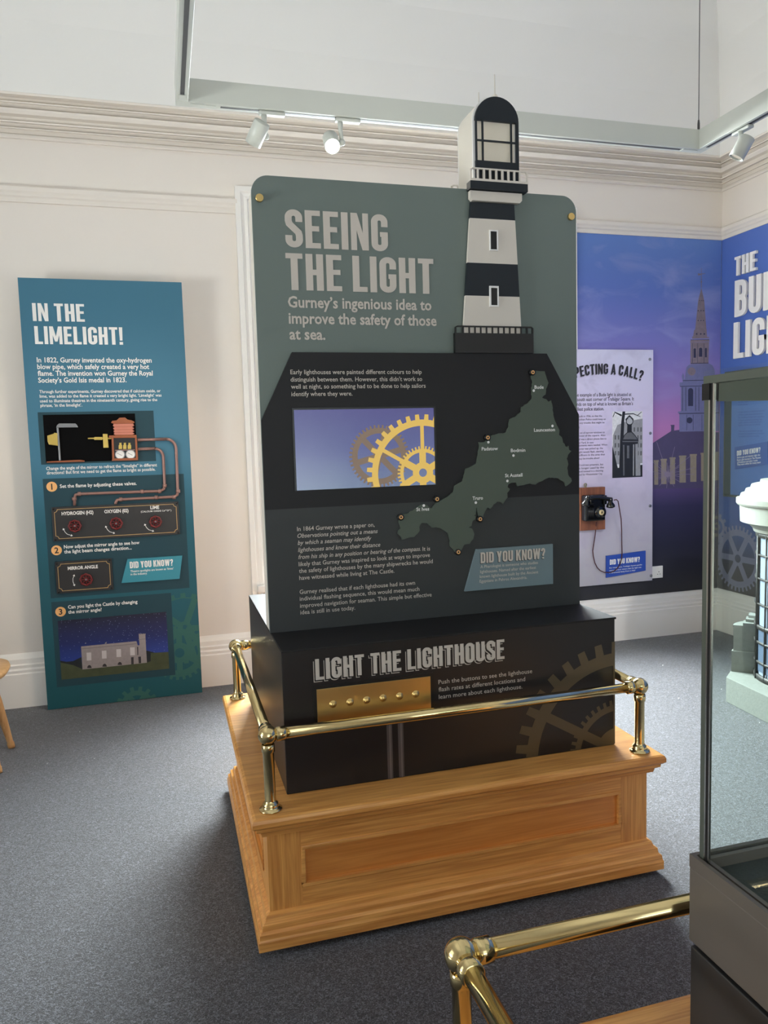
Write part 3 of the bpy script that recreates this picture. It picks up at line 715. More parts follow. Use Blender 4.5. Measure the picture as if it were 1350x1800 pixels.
for side_y, fl in ((2.492, 1), (2.628, -1)):
    def put(polys, off, th, name, m, **k):
        p2 = Plane('y', side_y)
        return MB().polys(p2, polys, off*fl if fl > 0 else -off+0, th*fl if fl > 0 else -th).build(name, m, lh, **k)
    for i in range(4): put([band(B_[i+1], B_[i])], .001, .012, *(('dark_band', m_navy), ('white_band', m_offw))[i % 2])
    for (x0, y0, x1, y1), (i0, j0, i1, j1) in (((275, 985, 328, 1112), (281, 993, 322, 1105)), ((275, 1325, 332, 1452), (284, 1337, 325, 1443))):
        a0, b1 = L4(x0, y0); a1, b0 = L4(x1, y1); c0, d1_ = L4(i0, j0); c1, d0_ = L4(i1, j1)
        wf = put([rect(a0, b0, a1, d0_), rect(a0, d1_, a1, b1), rect(a0, d0_, c0, d1_), rect(c1, d0_, a1, d1_)], .006, .006, 'window_frame', m_whitep)
        put([rect(c0, d0_, c1, d1_)], .002, .001, 'window_opening', m_blk)
    # base with black railing
    a0, a1, bt = hq(67, 1612, 542, 1614); _, _, bb = hq(67, 1732, 542, 1733); _, _, rt = hq(68, 1566, 541, 1572); _, _, ri = hq(68, 1576, 541, 1580)
    put([rect(a0, bb, a1, bt)], .005, .018, 'base_block', m_blk)
    pr_ = [rect(a0+.008, ri, a1-.008, rt)]+[[(a0, ri-.004), (a0+.004, ri-.004), (a0+.008, rt), (a0+.003, rt-.003)], [(a1-.004, ri-.004), (a1, ri-.004), (a1-.003, rt-.003), (a1-.008, rt)]]
    for x in (68, 116, 153, 188, 223, 258, 294, 330, 364, 399, 434, 468, 504, 541):
        a, _ = L4(x, 1590); a = min(max(a, a0+.0025), a1-.0025); pr_.append(rect(a-.0025, bt, a+.0025, ri))
    put(pr_, .005, .006, 'black_railing', m_blk)
    # corbel, deck, gallery
    a0, a1, b1 = hq(155, 748, 468, 768); _, _, b0 = hq(165, 808, 465, 825)
    put([[(a0, b1), (a0, b0+.008), (a0+.008, b0), (a1-.008, b0), (a1, b0+.008), (a1, b1)]], .010, .02, 'corbel', m_offw)
    a0, a1, b1 = hq(147, 697, 494, 716); _, _, b0 = hq(147, 742, 492, 765)
    put([rect(a0, b0, a1, b1)], .022, .034, 'gallery_deck', m_navy)
    g0, g1, gt = hq(145, 618, 493, 638); _, _, gi = hq(145, 628, 493, 646); _, _, gb_ = hq(145, 684, 493, 702)
    pr_ = [rect(g0+.01, gi, g1-.01, gt), rect(g0, b1, g1, gb_), [(g0, gi-.006), (g0+.006, gi-.006), (g0+.01, gt), (g0+.003, gt-.004)], [(g1-.006, gi-.006), (g1, gi-.006), (g1-.003, gt-.004), (g1-.01, gt)]]
    for x0, x1 in ((145, 152), (187, 197), (222, 235), (260, 272), (297, 309), (333, 346), (370, 382), (406, 417), (440, 449), (486, 493)):
        p, q = L4(x0, 660)[0], L4(x1, 660)[0]; pr_.append(rect(p, gb_, q, gi))
    put(pr_, .024, .006, 'gallery_railing', m_offw)
    # lantern: dark dome, glazing bars, lower band
    l0, l1, ds_b = hq(184, 320, 446, 341); _, _, lb_ = hq(188, 626, 446, 634); _, _, wb = hq(190, 568, 446, 582)
    top = L4(315, 182)[1]; cx = (l0+l1)/2; rr = (l1-l0)/2; k0 = top-rr*.98
    dome = [(l0, ds_b), (l1, ds_b)]+[(cx+rr*math.cos(math.radians(t)), k0+rr*.98*math.sin(math.radians(t))) for t in range(0, 181, 9)]
    put([dome], .012, .012, 'dome', m_navy)
    xa, xb = L4(196, 450)[0], L4(430, 460)[0]; _, _, hb_ = hq(190, 446, 440, 460)
    bars = [rect(l0, wb, xa, ds_b), rect(xb, wb, l1, ds_b), rect(xa, hb_-.0025, xb, hb_+.0025)]
    for x in (230, 403):
        a = L4(x, 450)[0]; bars.append(rect(a-.0028, wb, a+.0028, ds_b))
    put(bars, .012, .006, 'glazing_bars', m_navy)
    put([rect(l0, b1, l1, wb)], .012, .010, 'lantern_band', m_navy)
    # white edge just behind the dark face
    e = .006
    outl = [(l0-e, b1), (l1+e, b1)]+[(cx+(rr+e)*math.cos(math.radians(t)), k0+(rr*.98+e)*math.sin(math.radians(t))) for t in range(0, 181, 9)]
    inn = [(xa, wb), (xb, wb), (xb, ds_b), (xa, ds_b)]
    rim = [rect(l0-e, b1, l1+e, wb), rect(l0-e, wb, xa, ds_b), rect(xb, wb, l1+e, ds_b), [(l0-e, ds_b), (l1+e, ds_b)]+outl[2:]]
    put(rim, 0.0, .006, 'lantern_rim', m_whitep)
    put([rect(xa, wb, xb, ds_b)], -.002, .002, 'lantern_pane', m_frost)
    # spire
    a, b = L4(311, 178)
    sp = MB().lathe((a, side_y, b), [(.0105, -.004), (.0095, .006), (.004, .011), (.002, .013), (.0016, .075), (1e-4, .076)], n=14)
    sp.build('spire', m_offw, lh)
# lantern sides joining both faces
_e = .006
sideo = [(l0-_e, b1)]+[(cx-(rr+_e)*math.cos(math.radians(t)), k0+(rr*.98+_e)*math.sin(math.radians(t))) for t in range(0, 181, 6)]+[(l1+_e, b1)]
mb = MB()
vs = [(a, 2.498, b) for a, b in sideo]+[(a, 2.622, b) for a, b in sideo]; n_ = len(sideo)
vs2 = [(cx+(a-cx)*.975, y, b-(.003 if b > ds_b else 0)) for (a, y, b) in vs]
mb.add(vs, [(i, i+1, n_+i+1, n_+i) for i in range(n_-1)], True)
mb.build('lantern_side', m_frost, lh)

# front of the box: heading, button plate, note, printed pipes and cogs
z7 = Z(380, 1030, .2963); z8 = Z(740, 1030, .3407)
hb, ht, hr = (554.8, 1195.5), 1158.5, 886.5
def boxtitle(s): return title(PB, 'LIGHT THE LIGHTHOUSE', hb, hr, ht, (s, s*1.1))
MB().polys(PB, boxtitle(-.0060), .0006).build('heading_outline', m_beige, ds)
MB().polys(PB, boxtitle(-.0040), .0010).build('heading_gap', m_blk, ds)
MB().polys(PB, boxtitle(0), .0016).build('heading', m_beige, ds)
bq = quad(PB, z7, [(595, 612), (1268, 535), (1272, 722), (600, 805)])
ba0, ba1, bb1, bb0 = (bq[0][0]+bq[3][0])/2, (bq[1][0]+bq[2][0])/2, (bq[0][1]+bq[1][1])/2, (bq[2][1]+bq[3][1])/2
e = .011
MB().polys(PB, [rect(ba0-e, bb0-e, ba1+e, bb1+e)], .002, .002).build('plate_surround', m_blk, ds)
bp = MB().polys(PB, [rect(ba0, bb0, ba1, bb1)], .005, .003).build('button_plate', m_brassp, ds, bevel=.0006)
for x, y in ((692, 695), (793, 683), (891, 671), (988, 659), (1086, 647), (1181, 636)):
    a, _ = PB.ab(*z7(x, y)); b = bb0+(bb1-bb0)*.5
    MB().lathe(PB.pt(a, b, .005), [(1e-4, .0075), (.006, .0072), (.0078, .005), (.0082, .003), (.0105, .0028), (.012, 0)], axis=(0, -1, 0), n=28).build('button', m_brassp, bp)
text_lines(MB(), PB, [('Push the buttons to see the lighthouse', z8(90, 507), z8(573, 0)[0]), ('flash rates at different locations and', z8(91, 545), z8(537, 0)[0]), ('learn more about each lighthouse.', z8(92, 583), z8(522, 0)[0])], .0142, .0008).build('paragraph', m_beige, ds)
m_pipepr = mat('dark_pipe_print', rgb(92, 82, 80), .5, vary=.3, vscale=30)
m_pipehl = mat('pale_pipe_print', rgb(120, 110, 106), .5, vary=.3, vscale=30)
m_cogpr = mat('bronze_cog_print', rgb(92, 78, 54), .45, vary=.08)
for x in (1031, 1098):
    a, _ = PB.ab(*z7(x, 1000))
    MB().polys(PB, [rect(a-.009, BZ0+.001, a+.009, bb0-e)], .0007).polys(PB, [rect(a-.001, BZ0+.001, a+.004, bb0-e)], .001, mi=1).build('pipe_print', [m_pipepr, m_pipehl], ds)
ga, gb = PB.ab(*z8(1012, 850)); R0 = (BX0, BZ0+.001, BX1-.0005, BZ1-.006)
MB().polys(PB, clip_all(gear(ga, gb, .308, .352, .392, 36, 6, .032, .085, .03, phase=.02, sphase=math.radians(30))+gear(ga, gb, .146, .168, .186, 44, 6, .03, .08, .03, sphase=math.radians(30)), R0), .0008).build('cog_print', m_cogpr, ds)

# ================================================================== LIMELIGHT BOARD
kb = (-.729, .145, .0, 2.475)
YL = 4.69; PLB = Plane('y', YL)
c_ = [PLB.ab(29.3, 487), PLB.ab(318, 497), PLB.ab(356.8, 1217), PLB.ab(85.3, 1245)]
la0, la1 = (c_[0][0]+c_[3][0])/2, (c_[1][0]+c_[2][0])/2; lb1 = (c_[0][1]+c_[1][1])/2
lt = thing('limelight_board', ((la0+la1)/2, 4.74, 0), 'tall teal display board headed IN THE LIMELIGHT! against the back wall', 'display board')
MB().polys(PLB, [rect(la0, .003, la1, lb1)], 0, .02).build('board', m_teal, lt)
MB().box((la0+.002, YL+.02, .003), (la1-.002, YL+.032, lb1-.002)).build('board_back', m_whitep, lt)
MB().box((la0+.12, YL+.032, .003), (la1-.12, YL+.10, lb1-.15)).build('batten_frame', m_offw, lt)
z1 = Z(0, 470, .2741); z2 = Z(50, 830, .2388); zq = Z(60, 720, .2074)
def lrect(z, x0, y0, x1, y1): a0, b1 = PLB.ab(*z(x0, y0)); a1, b0 = PLB.ab(*z(x1, y1)); return rect(a0, b0, a1, b1)
def level(pl, z, pts):                              # 4 corners tl,tr,br,bl -> level rectangle
    q = quad(pl, z, pts); return rect((q[0][0]+q[3][0])/2, (q[2][1]+q[3][1])/2, (q[1][0]+q[2][0])/2, (q[0][1]+q[1][1])/2)
MB().polys(PLB, title(PLB, 'IN THE', z1(212, 344), z1(545, 0)[0], z1(0, 229)[1]), .0016).polys(PLB, title(PLB, 'LIMELIGHT!', z1(226, 492), z1(790, 0)[0], z1(0, 377)[1]), .0016).build('heading', m_whitep, lt)
text_lines(MB(), PLB, [('In 1822, Gurney invented the oxy-hydrogen', z1(237, 609), z1(973, 0)[0]), ('blow pipe, which safely created a very hot', z1(240, 652), z1(957, 0)[0]), ('flame. The invention won Gurney the Royal', z1(243, 695), z1(980, 0)[0]), ('Society\u2019s Gold Isis medal in 1823.', z1(246, 739), z1(812, 0)[0])], .027, .0012, bold=.018).build('introduction', m_whitep, lt)
text_lines(MB(), PLB, [('Through further experiments, Gurney discovered that if calcium oxide, or', z1(253, 807), z1(1030, 0)[0]), ('lime, was added to the flame it created a very bright light. \u2018Limelight\u2019 was', z1(255, 836), z1(1036, 0)[0]), ('used to illuminate theatres in the nineteenth century, giving rise to the', z1(257, 866), z1(1009, 0)[0]), ('phrase, \u2018in the limelight\u2019.', z1(260, 895), z1(527, 0)[0])], .0168, .0012, bold=.012).build('paragraph', m_whitep, lt)
text_lines(MB(), PLB, [('Change the angle of the mirror to refract the \u201climelight\u201d in different', z1(297, 1300), z1(1007, 0)[0]), ('directions! But first we need to get the flame as bright as possible.', z1(300, 1328), z1(997, 0)[0])], .0178, .0012, bold=.014).build('paragraph', m_whitep, lt)
# sections
s0 = level(PLB, z1, [(240, 928), (985, 920), (1000, 1245), (265, 1262)])
s1 = level(PLB, z2, [(105, 50), (1143, 12), (1185, 850), (165, 930)])
s2 = level(PLB, z2, [(168, 955), (1050, 890), (1080, 1490), (210, 1585)])
for r_ in (s0, s1, s2): MB().polys(PLB, [r_], .0006).build('section', m_tealdk, lt)
# printed cogs low on the board
LR = (la0, .004, la1, lb1)
def minus_section(polys, r):                        # keep what lies right of or below a section
    x0, y0, x1, y1 = LR[0], LR[1], LR[2], LR[3]
    return clip_all(polys, (r[1][0]+.001, r[0][1], LR[2], LR[3]))+clip_all(polys, (LR[0], LR[1], LR[2], r[0][1]-.001))
ga, gb = PLB.ab(*z2(1112, 1330)); kk = .2388/330
gp = gear(ga, gb, 150*kk, 205*kk, 232*kk, 26, 6, 46*kk, 88*kk, 40*kk, sphase=.5)
ga2, gb2 = PLB.ab(*z2(1150, 1150))
gp2 = gear(ga2, gb2, 205*kk*1.25, 265*kk, 300*kk, 20, 5, 50*kk, 60*kk, 30*kk, sphase=1.2)
ga3, gb3 = PLB.ab(*z2(800, 1720))
gp3 = gear(ga3, gb3, 90*kk, 130*kk, 165*kk, 14, 5, 40*kk, 40*kk, 18*kk, sphase=.9)
def low(polys): return [p for p in clip_all(polys, (LR[0], LR[1], LR[2], s1[0][1]))]
MB().polys(PLB, minus_section(low(gp), s2), .0004).build('cog_print', m_gearpr, lt)
MB().polys(PLB, minus_section(low(gp2), s2), .00075).build('cog_print', m_gearpr, lt)
MB().polys(PLB, minus_section(low(gp3), s2), .0004).build('cog_print', m_gearpr, lt)
# numbered discs and their captions
for (x, y), num, lines in (((172, 107), '1', [('Set the flame by adjusting these valves.', z2(232, 116), z2(797, 0)[0])]),
        ((207, 575), '2', [('Now adjust the mirror angle to see how', z2(262, 562), z2(818, 0)[0]), ('the light beam changes direction...', z2(264, 598), z2(760, 0)[0])]),
        ((237, 1027), '3', [('Can you light the Castle by changing', z2(292, 1005), z2(803, 0)[0]), ('the mirror angle?', z2(294, 1042), z2(540, 0)[0])])):
    a, b = PLB.ab(*z2(x, y))
    d_ = MB().polys(PLB, [disc(a, b, .0285)], .0012).build('number_disc', m_orange, lt)
    vs, fs = text_mesh(num, .02); xs = [v[0] for v in vs]; ys = [v[1] for v in vs]; kx = .036/CAP*.9
    MB().add([PLB.pt(a+(x_-(max(xs)+min(xs))/2)*kx, b+(y_-(max(ys)+min(ys))/2)*kx, .0018) for x_, y_ in vs], fs).build('number', m_ink2, d_)
    text_lines(MB(), PLB, lines, .0195, .0016, bold=.018).build('caption', m_whitep, lt)
# glazed recess with the lamp model
wr = level(PLB, z1, [(272, 945), (868, 938), (880, 1240), (297, 1250)])
dpt = MB().polys(PLB, [wr], .001).build('viewing_window', mat('dead_black_recess', rgb(6, 6, 7), .8, spec=.1), lt)
zm = Z(60, 720, .14815)
def flat(name, m, polys, off, th, par=dpt, z=zm): return MB().polys(PLB, [quad(PLB, z, p) for p in polys], off, th).build(name, m, par, bevel=.0015 if th > .004 else 0)
flat('mirror_stand', m_steel, [[(270, 215), (292, 210), (320, 600), (300, 605)]], .012, .008)
flat('mirror_shade', m_steel, [[(265, 215), (275, 185), (300, 165), (490, 165), (510, 180), (525, 212)]], .014, .010)
flat('lamp_holder', m_yellow, [[(160, 310), (240, 285), (240, 275), (280, 280), (285, 430), (255, 425), (180, 415), (165, 380)]], .016, .014)
flat('wooden_base', m_cabinet, [[(155, 615), (550, 595), (600, 605), (600, 618), (150, 630)]], .016, .014)
flat('blowpipe', m_yellow, [[(640, 335), (715, 333), (715, 325), (812, 325), (812, 335), (940, 333), (940, 350), (812, 352), (812, 360), (715, 360), (715, 350), (640, 350)]], .014, .01)
flat('valve_block', m_yellow, [[(818, 290), (872, 290), (885, 452), (825, 454)]], .02, .018)
flat('gas_cabinet', m_cabinet, [[(890, 308), (1215, 300), (1218, 335), (890, 338)], [(920, 335), (945, 335), (955, 600), (930, 605)], [(1198, 335), (1220, 335), (1235, 590), (1210, 595)], [(930, 580), (1232, 572), (1235, 600), (925, 608)]], .02, .018)
flat('cabinet_back', m_blk, [[(945, 335), (1198, 335), (1210, 580), (950, 580)]], .004, .002)
bl = [(950, 165), (1170, 160), (1190, 190), (1160, 205), (1190, 222), (1162, 238), (1192, 254), (1164, 270), (1194, 286), (1170, 300), (965, 303), (945, 290), (962, 275), (942, 258), (960, 243), (938, 226), (958, 210), (936, 192)]
flat('bellows', m_bellows, [bl], .022, .018)
flat('fold_print', mat('brown_fold_line', rgb(150, 80, 64), .6), [bar2((945, y), (1185, y-5), 4) for y in (208, 241, 274)], .0225, 0)
flat('pediment', m_cabinet, [[(915, 158), (930, 135), (980, 130), (1015, 98), (1080, 95), (1110, 120), (1160, 130), (1190, 145), (1192, 160), (1170, 165), (950, 170)]], .026, .022)
for x in (1025, 1078, 1132):
    flat('gas_bottle', m_yellow, [[(x-20, 470), (x-20, 425), (x-10, 410), (x-16, 395), (x+16, 393), (x+10, 410), (x+20, 425), (x+20, 468)]], .014, .01)
flat('shelf', m_copper, [[(965, 477), (1195, 472), (1195, 484), (965, 489)]], .018, .012)
for x, y in ((1020, 533), (1145, 530)):
    a, b = PLB.ab(*zm(x, y))
    g_ = MB().lathe(PLB.pt(a, b), [(1e-4, .016), (.0225, .016), (.024, .018), (.027, .018), (.027, .002)], axis=(0, -1, 0), n=28).build('pressure_gauge', m_whitep, dpt)
    MB().polys(PLB, annulus(a, b, .0235, .027, 28), .0185).build('gauge_rim', m_steel, g_); MB().polys(PLB, [bar2((a-.014, b+.008), (a+.010, b-.006), .002)], .0165).build('needle', m_ink2, g_)
# copper pipes in low relief
def pipe(pts, name='copper_pipe', r=.0085):
    P3 = [PLB.pt(*PLB.ab(*zq(*p)), .012) for p in pts]
    o = MB().tube(P3, r, 12).build(name, m_copper, lt); return o
def corner(px, py, r, t0, t1): return [(px+r*math.cos(math.radians(t)), py+r*math.sin(math.radians(t))) for t in range(t0, t1+1, 15)]
def collar(o, x, y, hor, r=.0125, L=.02):
    c = PLB.pt(*PLB.ab(*zq(x, y)), .012); ax = (1, 0, 0) if hor else (0, 0, 1)
    MB().lathe(c, [(.0085, -L/2), (r, -L/2+.002), (r, L/2-.002), (.0085, L/2)], axis=ax, n=14).build('collar', m_copper, o)
pa = pipe([(878, 257), (1120, 250)]+corner(1118, 335, 85, -90, 0)+[(1217, 695), (1212, 722), (1190, 738), (745, 760), (705, 765), (692, 785), (692, 800)])
for c3 in ((1219, 690, 0), (1185, 740, 1), (1035, 744, 1), (735, 760, 1)): collar(pa, *c3)
pb_ = pipe([(882, 335), (1028, 330)]+corner(1020, 405, 75, -90, 0)+[(1106, 645), (1100, 672), (1070, 690), (390, 714), (352, 722), (344, 748), (345, 812)])
for c3 in ((1107, 645, 0), (1065, 690, 1), (915, 694, 1), (385, 714, 1), (342, 755, 0)): collar(pb_, *c3)
# valve plates and red hand wheels
def handwheel(par, x, y):
    a, b = PLB.ab(*z2(x, y)); c = PLB.pt(a, b, .028)
    m_ = MB()
    ro = .031
    pts = [c+Vector((ro*(1+.05*math.cos(8*t))*math.cos(t), 0, ro*(1+.05*math.cos(8*t))*math.sin(t))) for t in [2*math.pi*i/64 for i in range(65)]]
    m_.tube(pts, .0055, 8, cap=False)
    w_ = m_.build('handwheel', m_red, par)
    sp = MB()
    for k in range(8):
        t = 2*math.pi*k/8; sp.tube([c+Vector((.008*math.cos(t), -.001, .008*math.sin(t))), c+Vector((.030*math.cos(t), 0, .030*math.sin(t)))], .0034, 6)
    sp.lathe(c, [(1e-4, .006), (.012, .005), (.013, -.004), (1e-4, -.005)], axis=(0, -1, 0), n=18)
    sp.build('spokes', m_red, w_)
    MB().lathe(c, [(1e-4, .013), (.004, .012), (.006, .008), (.0062, .004)], axis=(0, -1, 0), n=12).lathe(c, [(.005, -.003), (.005, -.0265)], axis=(0, -1, 0), n=12).build('spindle', m_steel, w_)
def arrow(par, pts, z=z2):
    P2 = [PLB.ab(*z(*p)) for p in pts]; po = ribbon(P2, .0028)
    for e0, e1_ in ((P2[1], P2[0]), (P2[-2], P2[-1])):
        dx, dy = e1_[0]-e0[0], e1_[1]-e0[1]; l = math.hypot(dx, dy); dx, dy = dx/l, dy/l
        po.append([(e1_[0]+dx*.010, e1_[1]+dy*.010), (e1_[0]-dy*.007, e1_[1]+dx*.007), (e1_[0]+dy*.007, e1_[1]-dx*.007)])
    MB().polys(PLB, po, .0125).build('turn_arrow', m_whitep, par)
def plate(corners, notch):
    r_ = level(PLB, z2, corners); (a0, b0), (a1, b1) = r_[0], r_[2]
    o = MB().polys(PLB, [r_], .012, .012).build('valve_plate', m_plate, lt, bevel=.001)
    i = .014; n = notch; A0, A1, B0, B1 = a0+i, a1-i, b0+i, b1-i; path = []
    for (cx, cy, t0) in ((A0, B0, 0), (A0, B1, -90), (A1, B1, 180), (A1, B0, 90)):
        path += [(cx+n*math.cos(math.radians(t0+k*18)), cy+n*math.sin(math.radians(t0+k*18))) for k in range(6)][::1]
    MB().polys(PLB, ribbon(path, .003, True), .0124).build('gold_border', m_gold, o)
    for cx, cy in ((a0+.01, b0+.01), (a0+.01, b1-.01), (a1-.01, b0+.01), (a1-.01, b1-.01)):
        MB().lathe(PLB.pt(cx, cy, .012), [(1e-4, .004), (.005, .003), (.0065, 0)], axis=(0, -1, 0), n=14).build('dome_screw', m_blk, o)
    return o
p1 = plate([(168, 262), (1105, 212), (1113, 455), (190, 508)], .016)
text_lines(MB(), PLB, [('HYDROGEN (H2)', z2(247, 316), z2(480, 0)[0]), ('OXYGEN (02)', z2(560, 301), z2(738, 0)[0]), ('LIME', z2(898, 271), z2(963, 0)[0])], .0185, .0126, bold=.03).build('valve_names', m_whitep, p1)
text_lines(MB(), PLB, [('(CALCIUM OXIDE Ca\u00b2\u207aO\u00b2\u207b)', z2(828, 296), z2(1052, 0)[0])], .0095, .0126, bold=.015).build('valve_note', m_whitep, p1)
for x, y in ((345, 393), (648, 375), (936, 362)): handwheel(p1, x, y)
for dx, dy in ((0, 0), (311, -18), (598, -33)): arrow(p1, [(262+dx, 422+dy), (272+dx, 440+dy), (288+dx, 455+dy), (315+dx, 463+dy)])
p2_ = plate([(195, 658), (612, 635), (628, 860), (213, 893)], .016)
text_lines(MB(), PLB, [('MIRROR ANGLE', z2(292, 718), z2(513, 0)[0])], .0185, .0126, bold=.03).build('valve_name', m_whitep, p2_)
handwheel(p2_, 428, 785); arrow(p2_, [(336, 762), (329, 782), (330, 805), (338, 825)])
# plaque
r_ = quad(PLB, z2, [(728, 625), (1133, 625), (1112, 790), (685, 806)])
bt, bb = (r_[0][1]+r_[1][1])/2, (r_[2][1]+r_[3][1])/2
pq2 = MB().polys(PLB, [[(r_[3][0], bb), (r_[2][0], bb), (r_[1][0], bt), (r_[0][0], bt)]], .012, .011).build('fact_plaque', m_tealpl, lt, label='bright teal slanted plaque headed DID YOU KNOW?')
MB().polys(PLB, title(PLB, 'DID YOU KNOW?', z2(748, 706), z2(1065, 0)[0], z2(0, 658)[1]), .0128).build('heading', m_whitep, pq2)
text_lines(MB(), PLB, [('Theatre spotlights are known as \u2018limes\u2019', z2(752, 735), z2(1068, 0)[0]), ('in the industry.', z2(753, 757), z2(875, 0)[0])], .0125, .0126, bold=.012).build('paragraph', m_whitep, pq2)
# castle picture
cr = level(PLB, z2, [(220, 1092), (1018, 1028), (1033, 1445), (240, 1528)])
(ca0, cb0), (ca1, cb1) = cr[0], cr[2]
cp = MB().polys(PLB, [cr], .0012).build('castle_picture', print_mat('night_sky_print', 2, cb0, cb1, [(0, rgb(30, 50, 120)), (.3, rgb(34, 58, 138)), (.6, rgb(26, 36, 92)), (1, rgb(26, 24, 48))], rough=.35, stars=True), lt, label='picture of a stone castle under a starry night sky')
m_grass = mat('printed_grass', rgb(74, 82, 52), .6, vary=.5, vscale=30); m_cstone = mat('printed_castle_stone', rgb(158, 148, 148), .6, vary=.3, vscale=70); m_trees = mat('printed_dark_trees', rgb(24, 30, 34), .6, vary=.4, vscale=40)
m_cdark = mat('printed_dark_openings', rgb(46, 42, 48), .6); m_cwin = mat('printed_windows', rgb(196, 190, 192), .6)
def pic(name, m, polys, off): 
    return MB().polys(PLB, clip_all([quad(PLB, z2, p) for p in polys], (ca0, cb0, ca1, cb1)), off).build(name, m, cp)
pic('printed_trees', m_trees, [[(220, 1385), (280, 1395), (330, 1390), (390, 1360), (400, 1460), (240, 1480)], [(860, 1310), (920, 1325), (1000, 1370), (1020, 1400), (860, 1420)]], .0016)
pic('printed_lawn', m_grass, [[(235, 1400), (330, 1420), (400, 1450), (620, 1425), (870, 1400), (905, 1390), (1040, 1380), (1040, 1460), (235, 1540)], [(900, 1330), (1035, 1322), (1035, 1390), (900, 1395)]], .0019)
pic('printed_castle', m_cstone, [[(388, 1282), (795, 1243), (805, 1275), (818, 1272), (812, 1195), (860, 1188), (872, 1402), (398, 1452)]]+[[(812+k*14, 1200), (820+k*14, 1199), (820+k*14, 1187), (812+k*14, 1188)] for k in range(4)]+[[(415, 1262), (425, 1262), (423, 1250)], [(560, 1262), (575, 1262), (575, 1246)]], .0022)
pic('parapet_print', mat('printed_parapet_shadow', rgb(120, 112, 114), .6), [bar2((388, 1300), (797, 1262), 5), bar2((814, 1232), (862, 1226), 4)], .0024)
wn = []; wd = []
for x, y in ((428, 1328), (540, 1314), (647, 1303), (748, 1290)):
    wn.append([(x, y), (x+34, y-2), (x+36, y+56), (x+2, y+58)])
for x, y in ((433, 1415), (545, 1405), (657, 1392)): wd.append([(x+16*math.cos(math.radians(t))+16, y+26-22*math.sin(math.radians(t))) for t in range(0, 181, 20)])
wd += [[(755, 1362), (774, 1360), (775, 1412), (757, 1414)], [(808, 1358), (828, 1356), (830, 1404), (812, 1406)], [(800, 1285), (808, 1284), (808, 1345), (802, 1346)]]
pic('printed_windows', m_cwin, wn, .0025)
for pg_ in wd: pic('printed_doorway', m_cdark, [pg_], .0025)

# ================================================================== MURALS
PM1 = Plane('y', Y1-.006); PM2 = Plane('x', X1-.006)
mz0, mz1 = .317, 2.912
mu = tag(MB().polys(PM1, [rect(2.815, mz0, X1-.007, mz1)], 0, .005).build('wall_mural', print_mat('dusk_sky_print', 2, .317, 2.912, [(0, rgb(50, 50, 54)), (.14, rgb(40, 41, 60)), (.25, rgb(52, 50, 82)), (.33, rgb(96, 78, 128)), (.42, rgb(178, 122, 166)), (.48, rgb(172, 118, 174)), (.57, rgb(144, 118, 178)), (.72, rgb(118, 118, 186)), (.85, rgb(94, 116, 186)), (1, rgb(98, 130, 196))], cloud=rgb(150, 156, 206), cscale=1.7, cstretch=(1.4, 1, 3.2), cloud_from=.45, rough=.55, spec=.3)),
    'dusk sky mural with a church spire on the back wall', 'mural')
zc = Z(1140, 460, .2222)
m_ch1 = mat('printed_spire_stone', rgb(140, 126, 138), .6, vary=.45, vscale=30); m_ch2 = mat('printed_tower_stone', rgb(116, 118, 160), .6, vary=.25, vscale=30); m_ch3 = mat('printed_shadow', rgb(52, 54, 84), .6, vary=.2, vscale=30)
m_ch4 = mat('printed_lit_columns', rgb(150, 138, 122), .6, vary=.3, vscale=40); m_ch5 = mat('printed_pediment', rgb(78, 70, 104), .6, vary=.2, vscale=20); m_fire = mat('printed_sparks', rgb(132, 120, 142), .6)
RM1 = (2.82, mz0, X1-.012, mz1-.002)
def mpic(name, m, polys, off): return MB().polys(PM1, clip_all([quad(PM1, zc, p) for p in polys], RM1), off).build(name, m, mu)
def cart(x0, y0, x1, y1): return [(x0, y0), (x1, y0-(x1-x0)*.02), (x1, y1-(x1-x0)*.02), (x0, y1)]
def archw(x0, y0, x1, y1): return [(x0, y1), (x1, y1)]+[((x0+x1)/2+(x1-x0)/2*math.cos(math.radians(t)), y0+(x1-x0)/2-(x1-x0)/2*math.sin(math.radians(t))) for t in range(0, 181, 20)]
mpic('church_tower', m_ch2, [cart(270, 930, 540, 960), cart(245, 955, 565, 985), cart(255, 980, 555, 1185), cart(232, 1185, 575, 1200), cart(243, 1200, 565, 1345)]+[[(295, 860), (300, 835), (320, 815), (355, 810), (480, 806), (505, 820), (520, 850), (530, 935), (285, 940)]]+[[(268, 935), (262, 905), (272, 880), (282, 905), (280, 935)]], .0008)
mpic('church_spire', m_ch1, [[(417, 205), (440, 310), (457, 540), (368, 540), (392, 310)], [(360, 540), (458, 535), (462, 590), (475, 605), (345, 610), (352, 590)], [(326, 640), (484, 632), (478, 615), (335, 618)], [(332, 640), (478, 635), (473, 806), (330, 810)], [(348, 612), (342, 595), (350, 590)], [(470, 606), (474, 588), (480, 604)], [(414, 205), (420, 205), (419, 50), (416, 50)], [(390, 105), (448, 96), (448, 92), (390, 96)], [(390, 110), (412, 106), (412, 95), (390, 92)], disc(417, 160, 6, 10)], .0011)
for pg_ in [archw(355, 685, 374, 760), archw(398, 680, 424, 752), archw(445, 682, 460, 756), archw(312, 1000, 352, 1142), disc(323, 1255, 24, 20)]+[disc(x, y, 5, 8) for x in (392, 414, 434) for y in (388, 466)]+[disc(x, 572, 7, 8) for x in (380, 412, 440)]+[disc(x, 308, 4, 8) for x in (404, 420, 432)]: mpic('printed_opening', m_ch3, [pg_], .0014)
mpic('church_clock', m_ch1, [disc(340, 868, 32, 24)], .0017)
